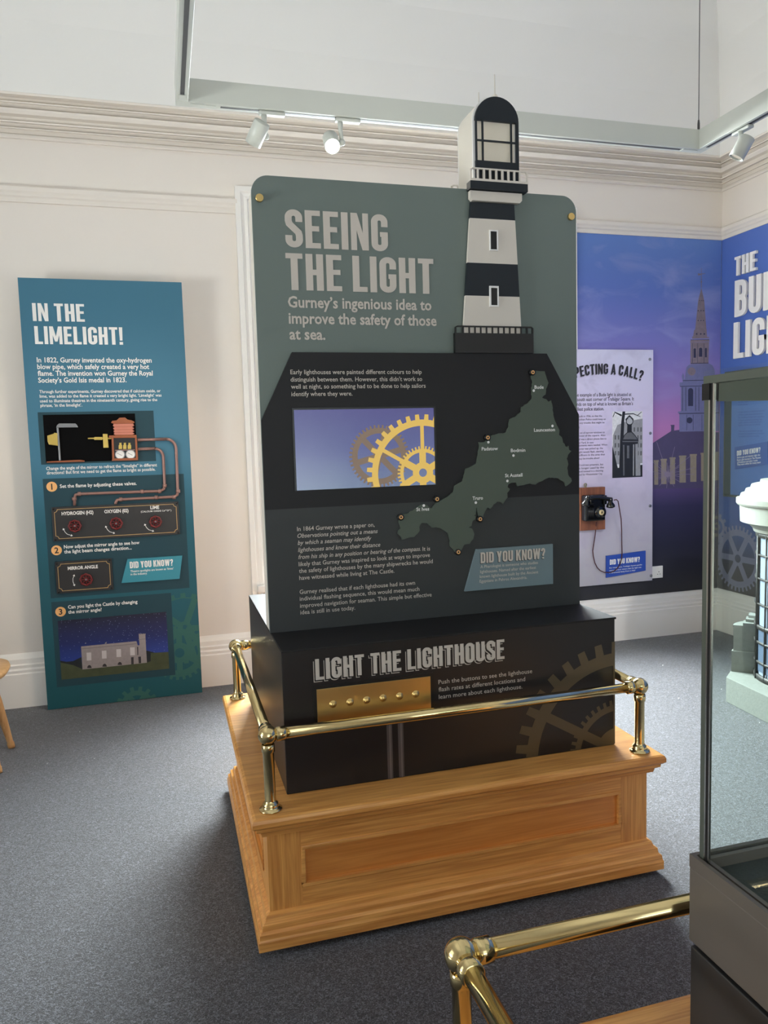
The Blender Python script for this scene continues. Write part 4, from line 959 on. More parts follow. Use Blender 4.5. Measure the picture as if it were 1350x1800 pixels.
COLS = ((95, 1560, 145, 1760), (165, 1548, 213, 1760), (240, 1534, 298, 1748), (325, 1522, 382, 1742), (410, 1512, 468, 1735), (500, 1505, 556, 1730), (40, 1570, 80, 1765))
mpic('tower_line_print', m_ch3, [cart(248, 984, 560, 989), cart(240, 1199, 570, 1205), cart(270, 938, 540, 943), cart(330, 617, 480, 621), cart(335, 802, 474, 807)]+[cart(x, 992, x+4, 1180) for x in (266, 292, 370, 395, 440, 465)]+[cart(x, 645, x+3, 800) for x in (345, 385, 436)]+[cart(x, 1210, x+3, 1335) for x in (300, 350, 420)], .00125)
mpic('church_portico', m_ch5, [[(-220, 1560), (33, 1435), (182, 1338), (400, 1440), (600, 1520), (600, 1790), (-220, 1800)], [(178, 1340), (178, 1300), (172, 1292), (205, 1290), (202, 1340)], [(182, 1338), (245, 1330), (560, 1350), (600, 1400), (600, 1520), (400, 1440)]], .0006)
mpic('church_columns', m_ch4, [cart(x0+4, y0+14, x1-4, y1) for x0, y0, x1, y1 in COLS]+[cart(x0, y0, x1, y0+14) for x0, y0, x1, y1 in COLS], .0011)
rays = []
for k in range(34):
    t = 2*math.pi*k/34+random.uniform(-.06, .06); L_ = random.uniform(55, 110) if k % 3 else random.uniform(170, 290)
    if math.sin(t) > .35: L_ = min(L_, 110)
    rays.append(bar2((150+18*math.cos(t), 1682+18*math.sin(t)), (150+L_*math.cos(t), 1682+L_*math.sin(t)), 3.0))
mpic('fountain_spray', m_fire, rays+[disc(150, 1682, 22, 20)], .0016)

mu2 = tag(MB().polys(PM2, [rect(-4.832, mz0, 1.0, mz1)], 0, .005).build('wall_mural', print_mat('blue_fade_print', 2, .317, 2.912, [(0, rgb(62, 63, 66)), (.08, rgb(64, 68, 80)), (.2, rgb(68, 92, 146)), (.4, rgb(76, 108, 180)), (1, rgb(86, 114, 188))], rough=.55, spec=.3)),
    'plain royal blue mural with cogs on the right wall', 'mural')
m_cog2 = mat('lilac_grey_cog_print', rgb(124, 126, 152), .6, vary=.15, vscale=6, spec=.3)
ga, gb = PM2.ab(1297, 982)
MB().polys(PM2, clip_all(gear(ga, gb, .17, .215, .245, 38, 6, .045, .055, .03, sphase=0), (-4.83, mz0, 0, mz1)), .0008).build('cog_print', m_cog2, mu2)
m_cog3 = mat('bronze_grey_cog_print', rgb(96, 92, 84), .6, vary=.2, spec=.3)
ga, gb = PM1.ab(1259, 925)
MB().polys(PM1, clip_all(gear(ga, gb, .055, .08, .105, 10, 0, .02, .03, .014), RM1), .002).build('cog_print', m_cog3, mu)
ga, gb = PM2.ab(1259, 926)
MB().polys(PM2, clip_all(gear(-4.84, gb, .055, .08, .105, 10, 0, .02, .03, .014), (-4.83, mz0, 0, mz1)), .002).build('cog_print', m_cog2, mu2)
# raised lettering
lt2 = thing('wall_lettering', (X1-.01, 4.3, 2.4), 'raised white capital letters spelling a heading on the blue right wall', 'lettering')
def word(text, probe, base, ru, top):
    a0, b0 = PM2.ab(*base); a1 = PM2.at_col(ru, b0); h = PM2.ab(base[0], top)[1]-b0
    Wp, _ = title_polys(probe); x = 0; sx = (a1-a0)/Wp
    for c in text:
        wd_, ps = glyph(c)
        MB().polys(PM2, [[(a0+(p[0]+x)*sx, b0+p[1]*h) for p in pg] for pg in ps], .024, .018).build('letter', m_whitep, lt2)
        x += wd_+GAP
word('THE', 'THE', (1295.5, 486), 1333.5, 453); word('BUDE', 'BU', (1295.6, 558), 1342, 494.5); word('LIGHT', 'LI', (1293.5, 631), 1322.5, 568)
# right wall text board; its grey frame models a reflection in the case glass
PT = Plane('x', X1-.05)
a0 = -on_x(1273, 868, X1-.068).y; b0 = PM2.ab(1272, 868)[1]; b1 = 1.93; ae = a0+1.25
nb = thing('text_board', (X1-.03, -(a0+ae)/2, (b0+b1)/2), 'blue text board on the right wall behind the glass case, its grey frame standing in for a reflection in the glass', 'text board')
MB().polys(PM2, [rect(a0, b0, ae, b1)], .008, .006).build('board', mat('mid_blue_board', rgb(84, 120, 182), .5, vary=.04), nb)
fr = MB()
for x0, y0, x1, y1 in ((a0-.012, b0-.012, a0, b1+.012), (ae, b0-.012, ae+.012, b1+.012)): MB().polys(PM2, [rect(x0, y0, x1, y1)], .062, .06).build('reflection_frame_side', m_frame, nb)
for x0, y0, x1, y1 in ((a0, b0-.012, ae, b0), (a0, b1, ae, b1+.012)): MB().polys(PM2, [rect(x0, y0, x1, y1)], .062, .06).build('reflection_frame_rail', m_frame, nb)
zb_ = Z(1220, 630, .14995)
def rl(y, r): return (zb_(530, y), zb_(r, 0)[0])
bl_ = (('Gurney invented a very bright', 455, 830), ('light made by adding oxygen', 490, 820), ('to the flame of an oil lamp', 522, 812), ('in the house.', 555, 640), ('It was used to light the rooms', 640, 836), ('of the Commons and burned', 672, 820), ('far brighter than the candles', 704, 830), ('it had replaced, lasting for', 736, 812), ('sixty years until electric', 764, 800), ('lights were put in there.', 792, 790), ('The same idea later lit up', 864, 812), ('streets and squares in London', 893, 836), ('for many years to come.', 922, 780))
m_fink = mat('faint_blue_ink', rgb(62, 88, 150), .6)
for i0, i1 in ((0, 4), (4, 10), (10, 13)):
    tb = MB()
    for s_, y, r in bl_[i0:i1]:
        text_lines(tb, PM2, [(s_, *rl(y, r))], .0130, .009, bold=.006)
    tb.build('paragraph', m_fink, nb)
m_bl2 = mat('deep_blue_plaque', rgb(58, 92, 160), .5, vary=.03)
q_ = [PM2.ab(*zb_(*p)) for p in ((500, 1040), (880, 975), (890, 1240), (505, 1300))]
fq = MB().polys(PM2, [q_], .018, .008).build('fact_plaque', m_bl2, nb)
sl = .11
def sloped(polys, a0, s): return [[(p[0], p[1]+(p[0]-a0)*s) for p in pg] for pg in polys]
t_ = title(PM2, 'DID YOU KNOW?', zb_(528, 1140), zb_(803, 0)[0], zb_(0, 1082)[1]); am = t_[0][0][0]
MB().polys(PM2, sloped(t_, am, .12), .019).build('heading', m_whitep, fq)
tb = MB()
for s_, y, r in (('Before gas and electric light the', 1172, 800), ('Bude Light burned in The Houses', 1202, 806), ('of Parliament and other rooms', 1230, 770), ('They were white for many years', 1256, 806)): text_lines(tb, PM2, [(s_, *rl(y, r))], .0135, .0188, bold=.01, slope=.10)
tb.build('paragraph', m_whitep, fq)

# ================================================================== CALL PANEL, TELEPHONE, SOCKET
PI = Plane('y', 4.805)
zi = Z(1010, 600, .1389); zp = Z(1010, 840, .11852)
ir = [PI.ab(*p) for p in ((1010+988*.1389, 600+108*.1389), (1147.5, 1020))]
ia1 = (ir[0][0]+ir[1][0])/2; ib1 = ir[0][1]; ib0 = ir[1][1]; ia0 = 2.70
it = thing('information_panel', ((ia0+ia1)/2, 4.81, ib0), 'pale lilac acrylic panel headed EXPECTING A CALL? on the back wall mural', 'information panel')
MB().polys(PI, [rect(ia0, ib0, ia1, ib1)], 0, .008).build('panel', m_lilac, it)
for u, v in (zi(952, 228), zi(957, 1163), zp(1118, 415), zp(1130, 1450)):
    a, b = PI.ab(u, v)
    MB().lathe(PI.pt(a, b), [(1e-4, .006), (.0085, .006), (.0105, .004), (.0105, 0)], axis=(0, -1, 0), n=20).lathe(PI.pt(a, b, -.008), [(.008, 0), (.008, -.019)], axis=(0, -1, 0), n=14).build('standoff', m_steel, it)
tcx = PI.ab(*zi(365, 500))[0]; ta0, tb0 = PI.ab(*zi(-120, 470)); ta1 = PI.at_col(zi(850, 0)[0], tb0); hw = (ta1-ta0)/2
cb0_ = PI.ab(*zi(420, 412))[1]
def arcw(a, b):
    t = (a-(ta0+ta1)/2)/hw; hh = b-cb0_
    return (a+hh*t*.28, b-.052*t*t)
hd = title(PI, 'EXPECTING A CALL?', (PI and zi(-120, 0)[0], 0), zi(850, 0)[0], 0) if False else None
Wt, ps_ = title_polys('EXPECTING A CALL?'); hcap = .072
hp = [[arcw(ta0+p[0]/Wt*(ta1-ta0), cb0_+p[1]*hcap) for p in pg] for pg in ps_]
MB().polys(PI, [[(p[0]-.004, p[1]-.005) for p in pg] for pg in hp], .0008).build('heading_shadow', mat('mid_grey_ink', rgb(128, 122, 136), .6), it)
MB().polys(PI, hp, .0014).build('heading', m_ink2, it)
text_lines(MB(), PI, [('One example of a Bude light is situated at', zi(-27, 700), zi(718, 0)[0]), ('the south east corner of Trafalgar Square. It', zi(-42, 758), zi(750, 0)[0]), ('stands on top of what is known as Britain\u2019s', zi(-25, 818), zi(738, 0)[0]), ('smallest police station.', zi(-40, 880), zi(372, 0)[0])], .0235, .0012, bold=.012).build('introduction', m_ink, it)
ln_ = [('It was built in 1926, so that the', 962, 347), ('Metropolitan Police could keep an', 1003, 392), ('eye on any trouble that might be', 1046, 377), ('starting.', 1096, 65), ('It has a set of narrow windows to', 1172, 380), ('give a view of the square. Also', 1210, 388), ('installed was a direct phone line to', 1254, 402), ('Scotland Yard, in case', 1298, 238), ('reinforcements were needed. When', 1332, 412), ('the receiver was picked up, the', 1375, 357), ('Bude light would flash, alerting', 1416, 367), ('other officers in the area that', 1456, 383), ('there may be trouble afoot!', 1500, 312), ('It could hold two prisoners, but', 1582, 362), ('it is no longer used by the', 1622, 370), ('Police and instead is a cleaning', 1662, 360), ('store used for Westminster City', 1703, 350), ('Council.', 1750, 60)]
for i0, i1 in ((0, 4), (4, 13), (13, 18)): text_lines(MB(), PI, [(s_, zi(-30, y), zi(r, 0)[0]) for s_, y, r in ln_[i0:i1]], .0128, .0012, bold=.006).build('paragraph', m_ink, it)
# black and white photograph of the kiosk
pr = level(PI, zi, [(472, 892), (858, 882), (858, 1708), (480, 1736)]); (pa0, pb0), (pa1, pb1) = pr[0], pr[2]
gm = [mat('photo_grey_%d' % v, rgb(v, v, v+3), .5, vary=.35, vscale=60) for v in (232, 160, 104, 30, 190)]
ph = MB().polys(PI, [pr], .001).build('photograph', gm[0], it, label='black and white photograph of a round stone kiosk with a lamp')
def pp(name, m, polys, off): return MB().polys(PI, clip_all([quad(PI, zi, p) for p in polys], (pa0, pb0, pa1, pb1)), off).build(name, m, ph)
pp('printed_building', gm[1], [[(485, 1190), (540, 1060), (640, 1020), (870, 975), (870, 1540), (480, 1560)]], .0013)
for pg_ in [[(x, y), (x+20, y-2), (x+20, y+52), (x, y+54)] for y in (1090, 1190, 1290, 1390) for x in (505, 545, 745, 790, 830) if not (y < 1100 and x < 560)]: pp('printed_window', gm[2], [pg_], .0015)
pp('printed_tree', gm[3], [[(560, 1680), (575, 1250), (590, 1010), (606, 885), (640, 885), (628, 1010), (618, 1250), (612, 1680)], [(590, 950), (500, 900), (505, 890), (600, 930)], [(625, 915), (740, 910), (830, 950), (832, 958), (740, 922), (625, 930)], [(500, 905), (480, 960), (488, 960), (508, 910)], [(790, 935), (845, 890), (848, 897), (796, 942)]], .0016)
pp('printed_ground', gm[3], [[(475, 1610), (870, 1560), (870, 1740), (475, 1740)], [(475, 1320), (505, 1440), (545, 1600), (475, 1620)]], .0017)
pp('printed_kiosk', gm[3], [[(598, 1250), (625, 1185), (662, 1150), (665, 1060), (650, 1030), (640, 985), (665, 960), (692, 932), (722, 960), (745, 985), (738, 1030), (722, 1060), (722, 1140), (765, 1185), (808, 1250), (800, 1292), (780, 1300), (785, 1710), (600, 1715), (600, 1300)]], .0020)
pp('printed_dome', gm[2], [[(612, 1240), (632, 1192), (668, 1158), (716, 1152), (756, 1190), (792, 1242)], [(604, 1262), (800, 1262), (800, 1274), (604, 1274)], [(610, 1310), (628, 1310), (630, 1700), (612, 1700)], [(660, 1320), (690, 1320), (690, 1480), (660, 1480)]], .0022)
pp('printed_lamp_glass', gm[4], [disc(694, 1012, 38, 20), [(668, 975), (692, 958), (718, 975)]], .0023)
pp('printed_stonework', gm[1], [[(738, 1305), (752, 1305), (750, 1700), (735, 1700)], [(766, 1300), (798, 1298), (800, 1520), (828, 1530), (832, 1700), (770, 1702)]], .0023)
# blue plaque, set askew
bq_ = [PI.ab(*zp(*p)) for p in ((458, 1155), (1040, 1078), (1040, 1370), (458, 1478))]
bpq = MB().polys(PI, [bq_], .012, .010).build('fact_plaque', m_bluepl, it, label='small royal blue plaque headed DID YOU KNOW?')
a, b = PI.ab(*zp(508, 1287)); a2, b2 = PI.ab(*zp(952, 1240)); sl2 = (b2-b)/(a2-a)
MB().polys(PI, sloped(title(PI, 'DID YOU KNOW?', zp(508, 1287), zp(952, 0)[0], zp(0, 1210)[1]), a, sl2), .0128).build('heading', m_whitep, bpq)
tb = MB()
for s_, y, r in (('For many years, Trafalgar Square guides', 1342, 985), ('reassured their visitors that the light was', 1380, 975), ('a ceremonial lamp from a ship!', 1415, 885)): text_lines(tb, PI, [(s_, zp(502, y), zp(r, 0)[0])], .0088, .0126, bold=.012, slope=sl2)
tb.build('paragraph', m_whitep, bpq)
# wall telephone
PB2 = Plane('y', 4.762)
q_ = level(PB2, zp, [(88, 150), (455, 133), (458, 760), (88, 790)]); (wa0, wb0), (wa1, wb1) = q_[0], q_[2]
tp = thing('wall_telephone', ((wa0+wa1)/2, 4.78, wb0), 'old black bakelite telephone on a walnut backboard on the lilac panel', 'telephone')
MB().polys(PB2, [q_], 0, .042).build('backboard', m_walnut, tp, bevel=.003)
a, b = PB2.ab(*zp(197, 105))
MB().polys(PB2, annulus(a, b, .006, .012, 20)+[rect(a-.008, wb1-.001, a+.008, b-.008)], -.03, .004).build('hanging_ring', m_brass, tp)
PC = Plane('y', 4.762-.058)
hq_ = level(PC, zp, [(160, 260), (462, 245), (462, 632), (162, 650)]); (ha0, hb0), (ha1, hb1) = hq_[0], hq_[2]
cs0 = MB().polys(PC, [hq_], 0, .058).build('case', m_bake, tp, bevel=.012, segs=3)
gr = MB()
for k in range(6):
    x = 205+k*15; a, b1_ = PC.ab(*zp(x, 405)); _, b0_ = PC.ab(*zp(x, 630)); gr.tube([PC.pt(a, b0_+.006), PC.pt(a, b1_)], .0042, 8)
gr.build('ribs', m_bake, cs0)
PB2 = PC
a, b = PB2.ab(*zp(386, 510))
MB().lathe(PB2.pt(a, b), [(1e-4, .010), (.034, .010), (.043, .004), (.045, 0)], axis=(0, -1, 0), n=30).build('dial_mount', m_bake, tp)
ml = MB().lathe(PB2.pt(a, b, .010), [(.0085, .006), (.0185, .006), (.019, 0)], axis=(0, -1, 0), n=28).build('cream_disc', mat('cream_disc', rgb(206, 186, 140), .4), tp)
MB().lathe(PB2.pt(a, b, .010), [(1e-4, .004), (.0085, .004), (.0085, 0)], axis=(0, -1, 0), n=20).build('disc_centre', m_brass, ml)
for x in (245, 440):
    a, b = PB2.ab(*zp(x, 330)); MB().polys(PB2, [rect(a-.014, b-.03, a+.014, b+.035)], .016, .02).build('cradle', m_bake, tp, bevel=.006)
H0, H1 = on_y(*zp(195, 300), 4.668), on_y(*zp(530, 322), 4.668)
hs = MB().tube([H0.lerp(H1, t)+Vector((0, -.006*math.sin(math.pi*t), .008*math.sin(math.pi*t))) for t in [i/10 for i in range(11)]], .014, 14, radii=[.017, .0155, .014, .013, .0125, .0125, .0125, .013, .014, .0155, .017]).build('handset', m_bake, tp)
for Hc, nm in ((H0, 'mouthpiece'), (H1, 'earpiece')):
    sgn = -1 if nm == 'mouthpiece' else 1
    MB().lathe(Hc+Vector((0, 0, 0)), [(1e-4, -.016), (.016, -.012), (.018, .004), (.015, .018), (.028, .040), (.031, .052), (.024, .056), (1e-4, .052)], axis=(.22*sgn, .25, -1), n=24).build(nm, m_bake, hs)
cp_ = [(585, 330, .09), (620, 322, .085), (645, 345, .08), (660, 430, .06), (675, 520, .05), (690, 610, .04), (698, 800, .03), (700, 960, .02), (705, 1110, .02), (697, 1200, .02), (675, 1280, .02), (640, 1335, .02), (590, 1380, .02), (530, 1405, .02), (440, 1402, .02), (380, 1375, .02), (335, 1330, .02), (300, 1260, .02), (278, 1160, .02), (270, 1080, .02), (285, 980, .02), (303, 860, .025), (316, 740, .03), (322, 660, .03)]
MB().tube([on_y(*zp(x, y), PI.c-(d_*.6+.006 if y > 700 else d_*.6+.06)) for x, y, d_ in cp_], .0036, 8).build('cord', m_cord, tp)
# socket
a0, b1 = PM1.ab(*zp(1150, 1312)); a1, b0 = PM1.ab(*zp(1297, 1475))
so = thing('wall_socket', ((a0+a1)/2, Y1, (b0+b1)/2), 'white double socket on the wall beside the lilac panel', 'socket')
MB().polys(PM1, [rect(a1-.146, b0, a1, b1)], .010, .010).build('face_plate', m_socket, so, bevel=.002)
for dx in (-.11, -.035):
    MB().polys(PM1, [rect(a1+dx-.007, b1-.026, a1+dx+.007, b1-.01)], .0125, .003).build('switch', m_socket, so, bevel=.001)
    sl_ = MB()
    sl_.polys(PM1, [rect(a1+dx-.003, b0+.042, a1+dx+.003, b0+.05), rect(a1+dx-.014, b0+.026, a1+dx-.007, b0+.031), rect(a1+dx+.007, b0+.026, a1+dx+.014, b0+.031)], .0104)
    sl_.build('socket_holes', m_ink2, so)

# ================================================================== GLASS CASE, RIGHT FOREGROUND
gx0, gx1, gy0, gy1 = .816, 1.62, .12, 1.04
gc = thing('display_case', ((gx0+gx1)/2, (gy0+gy1)/2, .425), 'tall glass display case on a taupe and dark grey base, right foreground', 'display case')
MB().box((gx0+.002, gy0+.002, .425), (gx1-.002, gy1-.002, .632)).build('plinth', m_darkpl, gc, bevel=.002)
MB().box((gx0+.02, gy0+.02, .632), (gx1-.02, gy1-.02, .642)).build('shadow_gap', m_blk, gc)
bd = MB()
MB().box((gx0, gy0, .642), (gx1, gy1, .772)).build('base_panel', m_bronze, gc, bevel=.002)
MB().ring_sweep((gx0, gy0, gx1, gy1), [(0, .772), (0, .795), (.008, .795), (.008, .785), (.014, .785), (.014, .793), (.022, .793), (.024, .772)]).build('metal_rim', m_bronze, gc)
MB().box((gx0+.024, gy0+.024, .772), (gx1-.024, gy1-.024, .776)).build('case_floor', mat('dark_green_baize', rgb(44, 52, 48), .8, vary=.2, bump=.3), gc)
q0 = .0145; ztp = 1.578
for nm, a_, b_ in (('left', (gx0+q0, gy0+q0, .786), (gx0+q0+.006, gy1-q0, ztp)), ('back', (gx0+q0+.007, gy1-q0-.006, .786), (gx1-q0, gy1-q0, ztp)), ('right', (gx1-q0-.006, gy0+q0, .786), (gx1-q0, gy1-q0-.007, ztp)), ('front', (gx0+q0+.007, gy0+q0, .786), (gx1-q0-.007, gy0+q0+.006, ztp))):
    MB().box(a_, b_).build('glass_pane', m_glass, gc)
MB().box((gx0+q0-.004, gy0+q0-.004, 1.590), (gx1-q0+.004, gy1-q0+.004, 1.598)).build('glass_top', m_glass, gc)
for cx, cy, sx, sy in ((gx0+.011, gy1-.011, 1, -1), (gx0+.011, gy0+.011, 1, 1), (gx1-.011, gy0+.011, -1, 1), (gx1-.011, gy1-.011, -1, -1)):
    def strip(y0_, y1_, th, zb0=.782, zb1=ztp): return MB().box((min(cx, cx+sx*th), min(cy+sy*y0_, cy+sy*y1_), zb0), (max(cx, cx+sx*th), max(cy+sy*y0_, cy+sy*y1_), zb1))
    p_ = strip(0, .010, .003).build('corner_post', m_frame, gc)
    strip(.010, .0135, .003).build('chrome_strip', m_chrome, p_); strip(.0135, .0195, .003).build('rubber_seal', m_blk, p_); strip(.0195, .0225, .0035).build('chrome_strip', m_chrome, p_)
    MB().box((min(cx-sx*.002, cx+sx*.014), min(cy-sy*.003, cy+sy*.014), ztp-.026), (max(cx-sx*.002, cx+sx*.014), max(cy-sy*.003, cy+sy*.014), ztp)).build('corner_clip', m_blk, p_)
for nm, a_, b_ in (('l', (gx0+.010, gy0+.010, ztp), (gx0+.026, gy1-.010, ztp+.012)), ('r', (gx1-.026, gy0+.010, ztp), (gx1-.010, gy1-.010, ztp+.012)), ('b', (gx0+.026, gy1-.026, ztp-.028), (gx1-.026, gy1-.0215, ztp+.012)), ('f', (gx0+.026, gy0+.010, ztp), (gx1-.026, gy0+.026, ztp+.012))):
    MB().box(a_, b_).build('top_rail', m_frame, gc)

# ================================================================== STONE LAMP MODEL BEHIND THE CASE
P0, P1 = on_z(1276, 1233.5, 0), on_z(1350, 1272, 0)
e1 = (P1-P0).normalized(); e2 = Vector((-e1.y, e1.x, 0))
def mp_(u, wv, z): return P0+e2*u-e1*wv+Vector((0, 0, z))
km = thing('stone_lamp_model', tuple(mp_(.4, -.2, 0)), 'pale stone lantern tower model with curved window grid, seen through the glass case', 'scale model')
def prism(pts, z0, z1):
    n = len(pts); m_ = MB()
    return m_.add([mp_(u, v, z0) for u, v in pts]+[mp_(u, v, z1) for u, v in pts], [(i, (i+1) % n, n+(i+1) % n, n+i) for i in range(n)]+[tuple(range(n)), tuple(range(n, 2*n))])
prism([(0, 0), (0, -.55), (.10, -.65), (.75, -.65), (.85, -.55), (.85, .02), (.75, .12), (.12, .12)], 0, .142).build('base_slab', m_stone, km, bevel=.003)
d2 = Vector((.093, -.071)).normalized(); nb2 = Vector((.071, .093)).normalized()
def halfd(c0, L):
    st_ = Vector(c0); ce = st_+d2*(L/2); out = []
    for t in range(0, 181, 10): q = ce-d2*(L/2)*math.cos(math.radians(t))+nb2*(L/2)*math.sin(math.radians(t)); out.append((q.x, q.y))
    return out
prism(halfd((.090, .083), .36), .142, .262).build('lower_tier', m_stone, km); prism(halfd((.103, .086), .335), .262, .400).build('upper_tier', m_stone, km); prism(halfd((.100, .088), .342), .400, .410).build('tier_cap', m_stone, km)
for i in range(3):
    c = Vector((.17+.012*i, .075+.02*i)); prism([(c.x-.03+.02*i, c.y-.02), (c.x+.06, c.y-.09), (c.x+.10, c.y-.03), (c.x+.02+.02*i, c.y+.04)], .410+.016*i, .426+.016*i).build('step', m_stone, km)
ax = mp_(.43, -.17, 0); rd = .312
MB().lathe(ax, [(rd-.012, .142), (rd-.012, .955)], n=64).build('window_drum', mat('pale_glass_panes', rgb(158, 172, 194), .2, vary=.1), km)
lo_ = MB().lathe(ax, [(rd-.008, .19), (rd-.008, .44)], n=64).build('lower_panes', mat('blue_grey_panes', rgb(96, 112, 136), .25, vary=.15), km)
ang0 = math.atan2(-(ax.y), -(ax.x))
for zz, hh in ((.142, .03), (.235, .012), (.345, .012), (.425, .022), (.56, .008), (.70, .008), (.83, .008), (.93, .025)):
    MB().lathe(ax, [(rd-.014, zz), (rd, zz), (rd, zz+hh), (rd-.014, zz+hh)], n=64).build('glazing_ring', m_darkpl, km)
for k in range(16):
    t = ang0+math.radians(-70+k*17); c = ax+Vector((math.cos(t), math.sin(t), 0))*(rd-.004)
    MB().tube([c+Vector((0, 0, .142)), c+Vector((0, 0, .95))], .005 if k else .009, 8).build('glazing_bar', m_darkpl if k else m_blk, km)
MB().lathe(ax, [(rd-.02, .95), (rd+.01, .958), (rd+.015, .975), (rd+.03, .99), (rd+.045, 1.0), (rd+.078, 1.012), (rd+.082, 1.10), (rd+.094, 1.105), (rd+.10, 1.115), (rd+.10, 1.14), (rd+.082, 1.145), (rd+.076, 1.165), (rd+.058, 1.17), (rd+.052, 1.19), (rd+.03, 1.195), (rd+.024, 1.215), (rd+.005, 1.22), (rd-.02, 1.225), (rd-.02, 1.24), (1e-4, 1.245)], n=72, smooth=False).build('cornice', m_plaster, km)
bb_ = [(.27, -.06), (.27, -.3), (.55, -.3), (.55, -.06)]
tbk = prism(bb_, 1.243, 1.40).build('top_block', m_plaster, km, bevel=.003)
pl_ = MB(); A_, B_2 = Vector(mp_(.268, -.10, 1.28)), Vector(mp_(.268, -.26, 1.28)); pl_.add([A_, B_2, B_2+Vector((0, 0, .09)), A_+Vector((0, 0, .09))], [(0, 1, 2, 3)]); pl_.build('yellow_plate', m_yellow, tbk)

# ================================================================== TRACK LIGHTING
ty, tz0, tz1, tx0, tx1 = 3.30, 2.895, 2.989, .165, 2.606
tr = thing('lighting_track', ((tx0+tx1)/2, ty, tz1), 'white rectangular lighting trunking hanging from the ceiling', 'lighting track')
tw = .048
def trunk(a, b): MB().box(a, b).build('trunking', m_track, tr, bevel=.002)
trunk((tx0-tw, ty, tz0), (tx1+tw, ty+tw, tz1)); trunk((tx0-tw, -1.2, tz0), (tx0, ty-.0005, tz1)); trunk((tx1, -1.2, tz0), (tx1+tw, ty-.0005, tz1)); trunk((tx0-tw, -1.2-tw, tz0), (tx1+tw, -1.2005, tz1))
for a, b in (((tx0+.13, ty+.016, tz0-.001), (tx1-.09, ty+.03, tz0+.002)), ((tx0-tw+.016, -1.1, tz0-.001), (tx0-.016, ty-.02, tz0+.002)), ((tx1+.016, -1.1, tz0-.001), (tx1+tw-.016, ty-.03, tz0+.002))): MB().box(a, b).build('track_slot', m_slot, tr)
for a, b in (((tx0-tw+.012, ty-.06, tz0-.003), (tx0-.012, ty-.015, tz0)), ((tx0+.01, ty+.013, tz0-.003), (tx0+.11, ty+.034, tz0)), ((tx1-.08, ty+.013, tz0-.003), (tx1+.0, ty+.034, tz0))): MB().box(a, b).build('end_feed', m_track, tr)
for x, y in ((tx0-tw/2, ty-.45), (tx1+tw*.1, ty+.01), (tx0-tw/2, -1.0), (tx1+tw/2, -1.0)):
    MB().tube([(x, y, tz1), (x, y, H-.02 if y < 3.0 else 4.9)], .002, 8).build('suspension_wire', m_slot, tr)
    MB().lathe((x, y, tz1), [(1e-4, .05), (.004, .048), (.006, .03), (.006, 0)], n=12).build('wire_grip', m_slot, tr)
def spot(x, y, along, aim, label, lit, power=0, size=55, color=(1.0, .84, .68)):
    """adapter on the track at x,y ; aim = direction of the beam"""
    t = thing('spotlight', (x, y, tz0), label, 'spotlight', 'spotlights on the lighting track')
    d = Vector(aim).normalized()
    dx, dy = (.055, .016) if along == 'x' else (.016, .055)
    MB().box((x-dx*.5, y-dy, tz0-.016), (x+dx*1.5, y+dy, tz0-.001)).build('track_adapter', m_track, t, bevel=.005)
    MB().tube([(x-dx*.1, y, tz0-.014), (x-dx*.1, y, tz0-.05), (x-dx*.1+.004, y, tz0-.095)], .008, 12, radii=[.012, .0095, .0085]).build('stem', m_track, t)
    piv = Vector((x-dx*.1+.004, y, tz0-.10)); sd = d.cross(Vector((0, 0, 1))).normalized(); sd = -sd if sd.y > 0.3 or (abs(sd.y) < .3 and sd.x > 0) else sd
    MB().sphere(piv, .015, 14).build('pivot', m_track, t)
    c = piv+sd*.045
    L_, r_ = .096, .034
    MB().lathe(c, [(1e-4, -L_/2), (r_-.003, -L_/2), (r_, -L_/2+.003), (r_, L_/2), (r_-.003, L_/2), (r_-.004, L_/2-.012)], axis=tuple(d), n=32).build('head', m_track, t)
    MB().lathe(c, [(1e-4, L_/2-.009), (r_-.004, L_/2-.009)], axis=tuple(d), n=28).build('lens', emit('lamp_glow_%s' % ('on' if lit else 'low'), (1.0, .90, .74, 1), 28 if lit else .25), t)
    if power:
        l = bpy.data.lights.new('spot_beam', 'SPOT'); l.energy = power; l.color = color; l.spot_size = math.radians(size); l.spot_blend = .9; l.shadow_soft_size = .06
        o = bpy.data.objects.new('spot_beam', l); COL.objects.link(o); o.location = (c+d*(L_/2+.012))-t.location; o.parent = t
        o.rotation_euler = d.to_track_quat('-Z', 'Y').to_euler()
    return t
sp1 = on_y(466, 195, ty+.024); sp2 = on_y(600, 208, ty+.024)
spot(sp1.x, ty+.024, 'x', (-.42, .62, -.80), 'white spotlight at the left end of the track, turned down to the teal board', False, 20, 62)
spot(sp2.x, ty+.024, 'x', (-.08, -.70, -.62), 'glowing white spotlight facing the room, left of the lighthouse lantern', True, 6, 60)
rx = on_x(1303, 222, tx1+tw/2)
spot(tx1+tw/2, rx.y, 'y', (-.45, .35, -1.0), 'unlit white spotlight on the right arm of the track', False, 6, 60)
spot(tx1+tw/2, 0.9, 'y', (.12, .88, -.50), 'white spotlight added out of view on the right arm of the track to brighten the mural corner', True, 70, 60, (1.0, .97, .95))  # added fill lamp outside the view, lifts the lilac panel and back right wall
